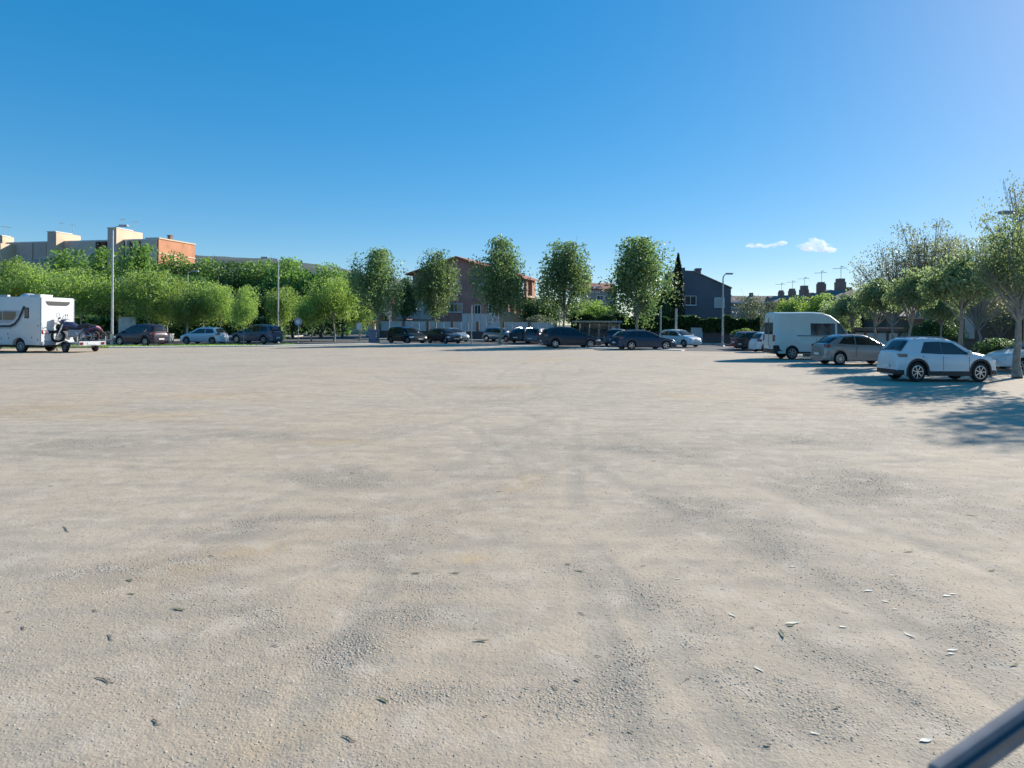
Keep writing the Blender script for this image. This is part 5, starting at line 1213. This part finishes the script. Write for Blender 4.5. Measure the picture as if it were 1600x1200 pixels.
def crown(kind, N, m_, rx=1.0, rz=1.0, z0=0.0, leaf=.2):
    """crown centred at height z0 with half width rx and half height rz"""
    K = {'plane': 90, 'round': 75, 'weep': 70, 'sparse': 80, 'poplar': 60, 'pollard': 40}[kind]
    u = unit(K); r_ = .35 + .62 * rng.random(K) ** .6
    c = u * r_[:, None]
    if kind == 'plane': c[:, 2] = c[:, 2] * .9; sq = np.interp(c[:, 2], [-1, -.6, -.2, .3, .7, 1], [.55, .85, 1.05, .88, .55, .25]); c[:, :2] *= sq[:, None]
    if kind == 'poplar': c[:, :2] *= (1 - .45 * np.clip(c[:, 2], 0, 1))[:, None]
    if kind == 'round': c[:, 2] = np.where(c[:, 2] < -.4, -.4 - (c[:, 2] + .4) * .3, c[:, 2])
    if kind == 'pollard': c[:, 2] = np.abs(c[:, 2]) * 1.1 - .35
    ph = rng.random(6) * 6.28; az_ = np.arctan2(c[:, 1], c[:, 0]); lob = 1 + .16 * np.sin(2 * az_ + ph[0]) + .12 * np.sin(3 * az_ + ph[1] + 3 * c[:, 2]) + .12 * np.sin(5 * c[:, 2] + ph[2])
    c = c * lob[:, None]; c[:, :2] += (np.array([np.cos(ph[3]), np.sin(ph[3])]) * .07) * (c[:, 2:3] + .3)
    wts = rng.random(K) + .35; wts /= wts.sum(); idx = rng.choice(K, N, p=wts); sr = (.13 + .13 * rng.random(K))
    d = rng.normal(size=(N, 3)); dl = np.linalg.norm(d, axis=1)[:, None]; d = d / dl * np.minimum(dl, 1.9) * sr[idx][:, None]
    if kind == 'sparse': d *= .75
    if kind in ('plane', 'poplar'): d[:, 2] *= 1.55; d[:, :2] *= .72; d[:, 2] += np.abs(rng.normal(size=N)) * .05
    if kind == 'weep': d[:, 2] *= 1.5; d[:, 2] -= np.abs(rng.normal(size=N)) * .13
    P = c[idx] + d
    P[:, 2] = np.where(P[:, 2] > .9, .9 + (P[:, 2] - .9) * .45, P[:, 2])
    out = P / (np.linalg.norm(P, axis=1)[:, None] + 1e-6)
    ct = rng.random(K)[idx]
    P = P * np.array([rx, rx, rz]) + np.array([0, 0, z0])
    me = leaf_mesh(kind + '_crown', P, leaf, m_, tint=.5 * rng.random(N) + .5 * ct, droop=.8 if kind == 'weep' else .25, aspect=.45 if kind == 'weep' else .7, outward=out * .6)
    return me, c * np.array([rx, rx, rz]) + np.array([0, 0, z0])
def trunk_mesh(h, r0, cl, m_, nb=14, wob=.12, fork=.75, subs=2):
    """tapered trunk to height h then limbs to clump centres cl"""
    b = MB(); pts = [Vector((random.uniform(-wob, wob) * (k > 0), random.uniform(-wob, wob) * (k > 0), h * k / 5)) for k in range(6)]
    b.tube(pts, [r0 * (1.35 if k == 0 else 1 - .45 * k / 5) for k in range(6)], 9); top = pts[-1]
    idx = sorted(range(len(cl)), key=lambda k: random.random())[:nb]
    for j in idx:
        e = Vector(cl[j]); s = pts[-1] if random.random() < fork else pts[-2]
        m1 = s.lerp(e, .45) + Vector((random.uniform(-1, 1), random.uniform(-1, 1), random.uniform(0, 1))) * (e - s).length * .08
        b.tube([s, m1, e], [r0 * .42, r0 * .24, max(.022, r0 * .09)], 6)
        for _ in range(subs):
            e2 = e + Vector((random.uniform(-1, 1), random.uniform(-1, 1), random.uniform(-.2, 1))) * (e - s).length * (.3 if subs == 2 else .1); b.tube([m1, m1.lerp(e2, .5), e2], [r0 * .16, r0 * .1, max(.014, r0 * .05)], 4)
    o = b.build('trunk', m_, smooth=60, fix=False); me = o.data; bpy.data.objects.remove(o); return me
PROTO = {}
def proto(key, kind, N, lm, H, cz, rx, rz, trunk_h, r0, bark, leaf, nb=14, var=2):
    """variants nominal height H; stored as (crown mesh, trunk mesh)"""
    L = []
    for _ in range(var):
        cm, cl = crown(kind, N, LM[lm], rx, rz, cz, leaf); L.append((cm, trunk_mesh(trunk_h, r0, cl, MT[bark], nb, subs=3 if kind == 'sparse' else 2)))
    PROTO[key] = (L, H, rx)
proto('plane', 'plane', 10500, 'plane', 9.3, 6.05, 3.1, 3.2, 2.9, .17, 'bark_pale', .235, 20, 5)
proto('weep', 'weep', 8000, 'light', 7.0, 4.95, 2.65, 2.05, 2.8, .11, 'bark_pale', .24, 12, 4)
proto('round', 'round', 9000, 'mid', 9.5, 5.9, 3.9, 3.5, 2.6, .2, 'bark_dark', .34, 14, 4)
proto('darkround', 'round', 6500, 'dark', 9.5, 5.9, 4.0, 3.5, 2.6, .2, 'bark_dark', .34, 14, 3)
proto('poplar', 'poplar', 5200, 'mid', 11, 6.6, 2.5, 4.4, 2.6, .18, 'bark_grey', .32, 14, 3)
proto('sparse', 'sparse', 5600, 'sparse', 8.5, 5.4, 3.4, 3.0, 2.4, .13, 'bark_light', .15, 76, 3)
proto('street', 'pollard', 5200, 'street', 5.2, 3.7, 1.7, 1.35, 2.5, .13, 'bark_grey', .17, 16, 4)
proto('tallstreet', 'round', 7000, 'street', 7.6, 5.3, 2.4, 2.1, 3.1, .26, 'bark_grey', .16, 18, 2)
proto('shrubby', 'round', 2600, 'greygreen', 4.5, 2.5, 2.3, 1.9, .6, .08, 'bark_grey', .2, 16, 2)
CNT = {}
def tree(key, label, px, Y, top_py, wpx, base_z=0.0, group=None, cat='tree', name='tree', rz=None):
    L, H, rx = PROTO[key]; k = CNT.get(key, 0); CNT[key] = k + 1; random.seed(k * 7 + len(key))
    p = V(px, 500, Y); z = V(px, top_py, Y).z - base_z; sz = z / H; sx = (wpx / 1000 * Y / 2) / (rx * .93)
    root = empty(name, (p.x, Y, base_z), rz if rz is not None else random.uniform(0, 6.28)); tag(root, label, cat, group)
    cm, tm = L[k % len(L)]
    t = bpy.data.objects.new('trunk', tm); COL.objects.link(t); t.parent = root; t.scale = (min(sx, 1.25), min(sx, 1.25), sz) if key not in ('street', 'tallstreet') else (sx, sx, sz)
    c = bpy.data.objects.new('crown', cm); COL.objects.link(c); c.parent = root; c.scale = (sx, sx, sz)
    return root
GP = 'plane trees along the far kerb'
tree('plane', 'first plane tree from the left with full rounded crown beside the blue bin', 591, 59, 391, 78, group=GP, name='plane_tree')
tree('plane', 'plane tree standing in front of the big brick gable', 680, 63, 392, 62, group=GP, name='plane_tree')
tree('plane', 'plane tree with an open irregular crown left of the sunlit brick wall', 782, 58, 378, 80, group=GP, name='plane_tree')
tree('plane', 'pointed plane tree rising behind the dark grey people carrier', 882, 62, 378, 82, group=GP, name='plane_tree')
tree('plane', 'largest plane tree with the densest crown behind the blue estate car', 996, 56, 374, 106, group=GP, name='plane_tree')
GF = 'light green trees behind the parked cars on the left'; GB = 'taller trees in the rear row on the left'
fr = [(12, 62, 412, 80, 'light green tree over the front of the motorhome'), (62, 60, 414, 80, 'light green tree over the rear roof of the motorhome'), (128, 55, 421, 84, 'broad light green tree directly behind the motorhome corner and bikes'),
      (232, 57, 424, 76, 'bright tree with a pale trunk above the black and plum minivan'), (262, 60, 436, 70, 'bright tree just left of the thin lamp post'), (292, 56, 452, 50, 'small bright tree with slim trunk left of the small white hatchback'),
      (318, 58, 440, 66, 'light green tree above the roof of the small white hatchback'), (345, 57, 448, 44, 'narrow light green tree right of the small white hatchback'), (381, 54, 449, 36, 'little drooping tree with a straight pale trunk left of the grey people carrier'),
      (440, 64, 448, 50, 'small tree directly behind the second lamp post'), (487, 62, 462, 50, 'low dark tree behind the round sign'), (522, 62, 436, 66, 'bright green tree near the mouth of the side street'), (563, 66, 462, 42, 'small tree with dark trunk at the side street corner')]
for px, Y, ty, wd, lb in fr: tree('weep', lb, px, Y, ty, wd, group=GF, name='young_tree')
bk = [('poplar', 22, 84, 408, 56, 'upright green tree in the rear row behind the motorhome'), ('poplar', 112, 80, 393, 70, 'upright tree in front of the left part of the apartment block'), ('poplar', 158, 78, 393, 64, 'upright tree below the second stair tower'), ('poplar', 214, 76, 387, 56, 'pointed tree just right of the tallest lamp post'),
      ('round', 262, 80, 396, 84, 'rounded tree below the orange end wall'), ('round', 316, 82, 404, 74, 'rounded tree at the right end of the apartment block'), ('darkround', 366, 80, 411, 96, 'wide dark tree above the little drooping tree'),
      ('round', 414, 78, 405, 84, 'tall rounded tree just left of the second lamp post'), ('round', 458, 76, 410, 76, 'rounded tree just right of the second lamp post'), ('round', 502, 76, 413, 86, 'rounded tree behind the round sign post'), ('round', 535, 80, 424, 56, 'last rounded tree before the first plane tree'),
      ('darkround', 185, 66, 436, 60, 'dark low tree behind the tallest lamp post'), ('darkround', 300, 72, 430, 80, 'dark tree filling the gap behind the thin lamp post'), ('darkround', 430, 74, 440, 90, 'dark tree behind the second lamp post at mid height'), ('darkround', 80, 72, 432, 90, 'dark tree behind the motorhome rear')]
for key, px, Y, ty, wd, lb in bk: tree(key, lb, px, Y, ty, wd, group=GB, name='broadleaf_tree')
GS = 'street trees along the right row'
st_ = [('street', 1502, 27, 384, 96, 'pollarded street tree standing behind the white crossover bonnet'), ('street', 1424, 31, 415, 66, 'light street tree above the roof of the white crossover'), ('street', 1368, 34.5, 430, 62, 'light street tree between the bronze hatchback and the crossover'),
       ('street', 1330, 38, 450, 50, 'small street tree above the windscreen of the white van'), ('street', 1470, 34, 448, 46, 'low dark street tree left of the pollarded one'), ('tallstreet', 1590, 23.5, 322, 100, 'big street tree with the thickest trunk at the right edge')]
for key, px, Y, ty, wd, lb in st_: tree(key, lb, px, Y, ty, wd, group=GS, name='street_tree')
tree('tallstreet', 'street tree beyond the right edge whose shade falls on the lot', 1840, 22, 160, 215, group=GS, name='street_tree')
sp = [(1395, 45, 372, 100, 'open branched tree with thin grey foliage left of the tall bare one'), (1448, 44, 345, 110, 'tallest thin leaved tree behind the street trees'), (1530, 38, 372, 110, 'bare branching tree behind the pollarded street tree'), (1608, 30, 262, 100, 'tall thin leaved tree above the big street tree at the right edge'), (1562, 40, 428, 80, 'low bare tree with a forked dark trunk near the right edge'), (1478, 47, 372, 90, 'thin leaved tree just left of the pollarded street tree')]
for px, Y, ty, wd, lb in sp: tree('sparse', lb, px, Y, ty, wd, group='thin leaved trees on the right', name='bare_tree')
tree('shrubby', 'grey green straggly bush left of the white van roof', 1176, 72, 463, 50, cat='bush', name='bush')
tree('shrubby', 'grey straggly bush touching the white van tail', 1205, 64, 470, 34, cat='bush', name='bush')
def small(key, label, px, Y, ty, wd, name='bush', cat='bush', lm=None):
    r_ = tree(key, label, px, Y, ty, wd, cat=cat, name=name)
    if lm:
        for c in r_.children:
            if c.name.startswith('crown'): c.data = c.data.copy(); c.data.materials[0] = LM[lm]
    return r_
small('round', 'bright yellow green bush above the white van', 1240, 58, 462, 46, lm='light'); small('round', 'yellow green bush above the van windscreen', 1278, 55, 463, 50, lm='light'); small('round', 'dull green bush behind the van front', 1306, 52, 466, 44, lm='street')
small('weep', 'yellow flowering bush over the motorhome roof', 24, 58, 449, 30, lm='yellow')
small('round', 'dark bush at the sunlit brick house corner', 850, 80, 462, 60, lm='dark'); small('round', 'dark green tree between the two houses over the shelter', 915, 84, 468, 60, lm='light'); small('round', 'dark tree left of the big brick house', 632, 80, 436, 30, lm='dark')
small('round', 'clipped light hedge clump over the bus shelter', 940, 76, 473, 60, lm='light'); small('round', 'low silver green bush beside the fence panels', 840, 75, 492, 44, lm='greygreen')
small('round', 'dark round bush between the crossover bonnet and the right trunk', 1562, 31, 528, 62, lm='dark')
small('round', 'dark bush under the low street tree', 1455, 40, 500, 60, lm='dark'); small('round', 'dark evergreen beside the cypress', 1040, 70, 440, 34, lm='dark')
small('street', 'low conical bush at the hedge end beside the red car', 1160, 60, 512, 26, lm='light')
# cypress
def cypress():
    Y = 69; p = V(1059, 500, Y); z = V(1059, 394, Y).z; N = 5200; t = rng.random(N) ** .9; a = rng.random(N) * 6.283
    rad = np.interp(t, [0, .1, .45, .8, 1], [.35, .95, 1.0, .55, .03]) * (.75 + .3 * rng.random(N)) * .72
    C = np.stack([rad * np.cos(a), rad * np.sin(a), .5 + t * (z - .6)], 1); me = leaf_mesh('cypress_crown', C, .22, LM['cypress'], droop=-.9, aspect=.4)
    root = empty('cypress', (p.x, Y, 0)); tag(root, 'narrow dark cypress beside the dark house', 'tree')
    c = bpy.data.objects.new('crown', me); COL.objects.link(c); c.parent = root
    MB().tube([(0, 0, 0), (0, 0, z * .9)], [.14, .03], 8).build('trunk', MT['bark_dark'], root)
cypress()
# hedge grown over the garden wall
def hedge():
    F = Wall(HA, HB); N = 26000; u = rng.random(N) * (F.L + .4) - .2; zt = 2.75 + .18 * np.sin(u * 1.7) + .12 * np.sin(u * 4.1) - .35 * (u / F.L) 
    face = rng.random(N); z = np.where(face < .7, 1.15 + rng.random(N) ** .8 * (zt - 1.15), zt + rng.normal(size=N) * .07); 
    o = np.where(face < .7, .12 + rng.normal(size=N) * .07, -.45 + rng.random(N) * .6)
    cut = (u > 12.2) & (u < 13.4) & (z < 1.75); k = ~cut & ~((u < 4.6) & (z < 1.0)); u, z, o = u[k], z[k], o[k]
    P = np.stack([F.p.x + F.d.x * u + F.n.x * o, F.p.y + F.d.y * u + F.n.y * o, z], 1)
    me = leaf_mesh('hedge', P, .2, LM['hedge'], droop=.5, aspect=.8); ob = bpy.data.objects.new('hedge', me); COL.objects.link(ob); tag(ob, 'clipped dark green hedge with bushy top along the garden wall', 'hedge')
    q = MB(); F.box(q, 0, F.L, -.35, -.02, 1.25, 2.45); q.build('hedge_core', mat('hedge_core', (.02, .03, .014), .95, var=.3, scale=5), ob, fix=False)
hedge()
# shaded thicket deep behind the tree rows on the left, and far planting behind the right trees
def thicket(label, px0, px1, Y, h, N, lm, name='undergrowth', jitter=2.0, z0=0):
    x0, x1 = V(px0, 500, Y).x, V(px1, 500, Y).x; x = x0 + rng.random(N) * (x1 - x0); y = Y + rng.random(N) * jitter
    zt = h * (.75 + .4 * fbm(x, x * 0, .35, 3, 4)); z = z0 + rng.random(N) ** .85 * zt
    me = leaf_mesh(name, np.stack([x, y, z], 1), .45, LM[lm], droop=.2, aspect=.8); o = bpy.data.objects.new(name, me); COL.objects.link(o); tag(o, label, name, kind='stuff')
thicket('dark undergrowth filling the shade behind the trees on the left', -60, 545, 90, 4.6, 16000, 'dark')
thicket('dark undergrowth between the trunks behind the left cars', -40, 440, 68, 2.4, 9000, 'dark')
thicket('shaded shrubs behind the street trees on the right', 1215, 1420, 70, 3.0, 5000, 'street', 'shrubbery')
# grass on the verge
def grass():
    N = 14000; x = -46 + rng.random(N) * 28.5; base = np.interp(x, [-46, -27.3, -18.2], [37.3, 44.5, 49.5]); y = base + rng.random(N) * 3.6; n = fbm(x, y, .6, 3, 2); k = n > .42; x, y = x[k], y[k]
    me = leaf_mesh('grass', np.stack([x, y, np.full(len(x), .06)], 1), .2, LM['light'], droop=-1.6, aspect=.18); o = bpy.data.objects.new('grass', me); COL.objects.link(o); tag(o, 'rough green grass on the verge behind the left cars', 'grass', kind='stuff')
grass()

# ================================================================ LITTER ON THE LOT
LFM = mat('dry_leaf_pale', (.72, .70, .58), .7, var=.25, scale=20); LFG = mat('dry_leaf_olive', (.20, .20, .12), .8, var=.3, scale=20); TWG = mat('twig_brown', (.20, .16, .12), .85, var=.3, scale=20)
def curled_leaf(L=.07, W_=.018, curl=.012):
    b = MB(); n = 6; vs = []
    for k in range(n + 1):
        t = k / n; w_ = W_ * math.sin(math.pi * min(1, t * .94 + .03)) ; x = (t - .5) * L; z = curl * (4 * (t - .5) ** 2) + .002
        vs += [(x, -w_ / 2, z + .25 * w_), (x, 0, z), (x, w_ / 2, z + .25 * w_)]
    fs = [(3 * k + j, 3 * k + j + 1, 3 * k + j + 4, 3 * k + j + 3) for k in range(n) for j in range(2)]
    o = b.add(vs, fs).build('fallen_leaf', LFM, smooth=60, fix=False); md = o.data; bpy.data.objects.remove(o); return md
def twigm(L=.09):
    b = MB().tube([(-L / 2, 0, .004), (-.1 * L, .006, .009), (L * .25, -.004, .006), (L / 2, .008, .004)], [.003, .0042, .0035, .002], 5); b.tube([(0, 0, .007), (L * .12, .02, .012)], [.002, .001], 4)
    o = b.build('twig', TWG, smooth=60, fix=False); md = o.data; bpy.data.objects.remove(o); return md
LMs = [curled_leaf(), curled_leaf(.09, .022, .02), curled_leaf(.06, .024, .008)]; L2 = []
for m0 in LMs: c = m0.copy(); c.materials[0] = LFG; L2.append(c)
TWm = [twigm(), twigm(.06), twigm(.12)]
# (px, py, kind, length px, angle deg): kind l pale leaf, g olive leaf, t twig
LIT = [(1186, 1046, 'l', 16, -25), (1240, 974, 'l', 15, 8), (1236, 978, 'g', 14, 5), (1489, 1015, 'l', 14, 5), (1487, 1021, 'l', 9, 5), (1447, 1158, 'l', 18, 8), (1274, 1147, 'l', 15, -8), (1145, 962, 'l', 10, -25), (1384, 940, 'l', 13, -12), (1400, 952, 'l', 10, -5),
       (1422, 992, 'l', 14, -22), (1318, 980, 'l', 12, 0), (1175, 981, 'g', 12, -8), (1222, 992, 'g', 12, -60), (1480, 931, 'l', 12, 3), (1490, 928, 'l', 10, 3), (1358, 923, 'l', 10, 5), (1307, 1107, 'g', 12, 0), (599, 1094, 'g', 20, -28), (243, 1129, 't', 20, -48),
       (163, 1063, 't', 22, -20), (545, 1155, 't', 24, -25), (552, 1037, 't', 12, -5), (103, 828, 't', 16, -50), (275, 951, 'g', 13, -8), (283, 953, 'g', 14, -5), (203, 907, 'g', 10, -20), (206, 928, 'g', 14, -3), (148, 955, 't', 10, -30), (172, 996, 't', 9, -60),
       (14, 957, 'g', 11, 0), (36, 983, 't', 10, -50), (902, 1063, 'g', 15, -20), (866, 1075, 't', 12, -40), (752, 1001, 'g', 18, -3), (650, 896, 'g', 18, 0), (712, 896, 'g', 16, 0), (550, 740, 't', 9, -15), (888, 882, 'g', 12, -10), (905, 892, 'g', 16, -8), (1022, 720, 'g', 8, 0),
       (1517, 805, 'g', 24, -8), (1420, 862, 'g', 18, 2), (934, 1024, 't', 14, -15), (909, 959, 't', 9, -30), (1005, 885, 'g', 9, 0), (640, 620, 'g', 6, 20), (780, 768, 't', 7, 0), (1060, 905, 'l', 8, 8), (1240, 885, 'l', 8, 0), (1395, 899, 'l', 8, 0), (986, 1142, 'g', 12, -15), (925, 1146, 't', 12, 0), (1200, 1165, 'g', 14, -5), (1075, 1060, 't', 10, 30), (760, 1120, 't', 11, 20), (430, 1010, 't', 9, -10), (330, 870, 't', 9, -15), (80, 760, 'g', 8, 0), (1550, 890, 'g', 11, 10), (1585, 1040, 'g', 14, 5)]
OWN = {(1186, 1046): 'bright pale curled leaf in clear ground low right of centre, apart from the others', (1447, 1158): 'large pale leaf closest to the windscreen wiper', (1489, 1015): 'upper and longer of two stacked white leaves at lower right', (1487, 1021): 'lower and shorter of two stacked white leaves at lower right',
       (1517, 805): 'long curved olive leaf lying farthest up the lot on the right', (599, 1094): 'long olive leaf beside the tyre scuff low left of centre', (163, 1063): 'thick dark twig at lower left, darkest piece on the lot', (243, 1129): 'slanting twig nearest the bottom edge at left', (545, 1155): 'dark twig nearest the bottom edge left of centre',
       (103, 828): 'lone slanting twig on bare sand at far left', (650, 896): 'left one of two level olive leaves lying in line', (712, 896): 'right one of two level olive leaves lying in line', (640, 620): 'tiny olive leaf farthest out on the open lot', (1240, 974): 'upper pale leaf of the overlapping pair right of centre', (1236, 978): 'lower olive leaf of the overlapping pair right of centre'}
for i, (px, py, kd, ln, ang) in enumerate(LIT):
    g = G(px, py); g2 = G(px + ln * math.cos(R(ang)), py - ln * math.sin(R(ang)) ); L_ = (g2 - g).length; az = math.atan2(g2.y - g.y, g2.x - g.x); L_ = min(L_, .16)
    me = {'l': LMs, 'g': L2, 't': TWm}[kd][i % 3]; nm = 'twig' if kd == 't' else 'fallen_leaf'
    o = bpy.data.objects.new(nm, me); COL.objects.link(o); z = float(lot_z(np.array([g.x]), np.array([g.y]))[0]); o.location = (g.x, g.y, z + .0015); o.rotation_euler = (0, 0, az)
    s = max(.45, L_ / (.09 if kd == 't' else .07)) * (1.25 if kd == 'l' else 1) ; o.scale = (s, max(.6, min(s, 1.1)), .45)
    if kd == 't': tag(o, 'small dark brown twig lying on the gravel', 'twig', 'twigs scattered on the gravel')
    elif kd == 'l': tag(o, 'pale curled dry leaf lying on the gravel', 'leaf', 'pale dry leaves on the gravel')
    else: tag(o, 'dull olive dry leaf lying on the gravel', 'leaf', 'olive dry leaves on the gravel')
    if (px, py) in OWN: o['label'] = OWN[(px, py)]
# windscreen wiper of the vehicle carrying the camera, resting low on the right
def wiper():
    root = empty('windscreen_wiper', (0, 0, 0)); tag(root, 'blue grey windscreen wiper arm crossing the bottom right corner', 'wiper')
    a = CAMO + ray(1460, 1225) * .62; b_ = CAMO + ray(1640, 1098) * .70; up = (b_ - a).cross(_f).normalized()
    wm = mat('wiper_grey', (.17, .18, .20), 1.0, var=.15, scale=30)
    MB().beam(a, b_, .034, .012, up=tuple(_f)).build('arm', wm, root, bevel=.004)
    a2, b2 = a + up * .004 - _f * .009, b_ + up * .004 - _f * .009
    MB().beam(a2, b2, .007, .006, up=tuple(_f)).build('blade', mat('wiper_blade', (.10, .11, .12), .5, var=.1), root, bevel=.001)
CAMO = Vector((0, 0, CAM_H))
wiper()
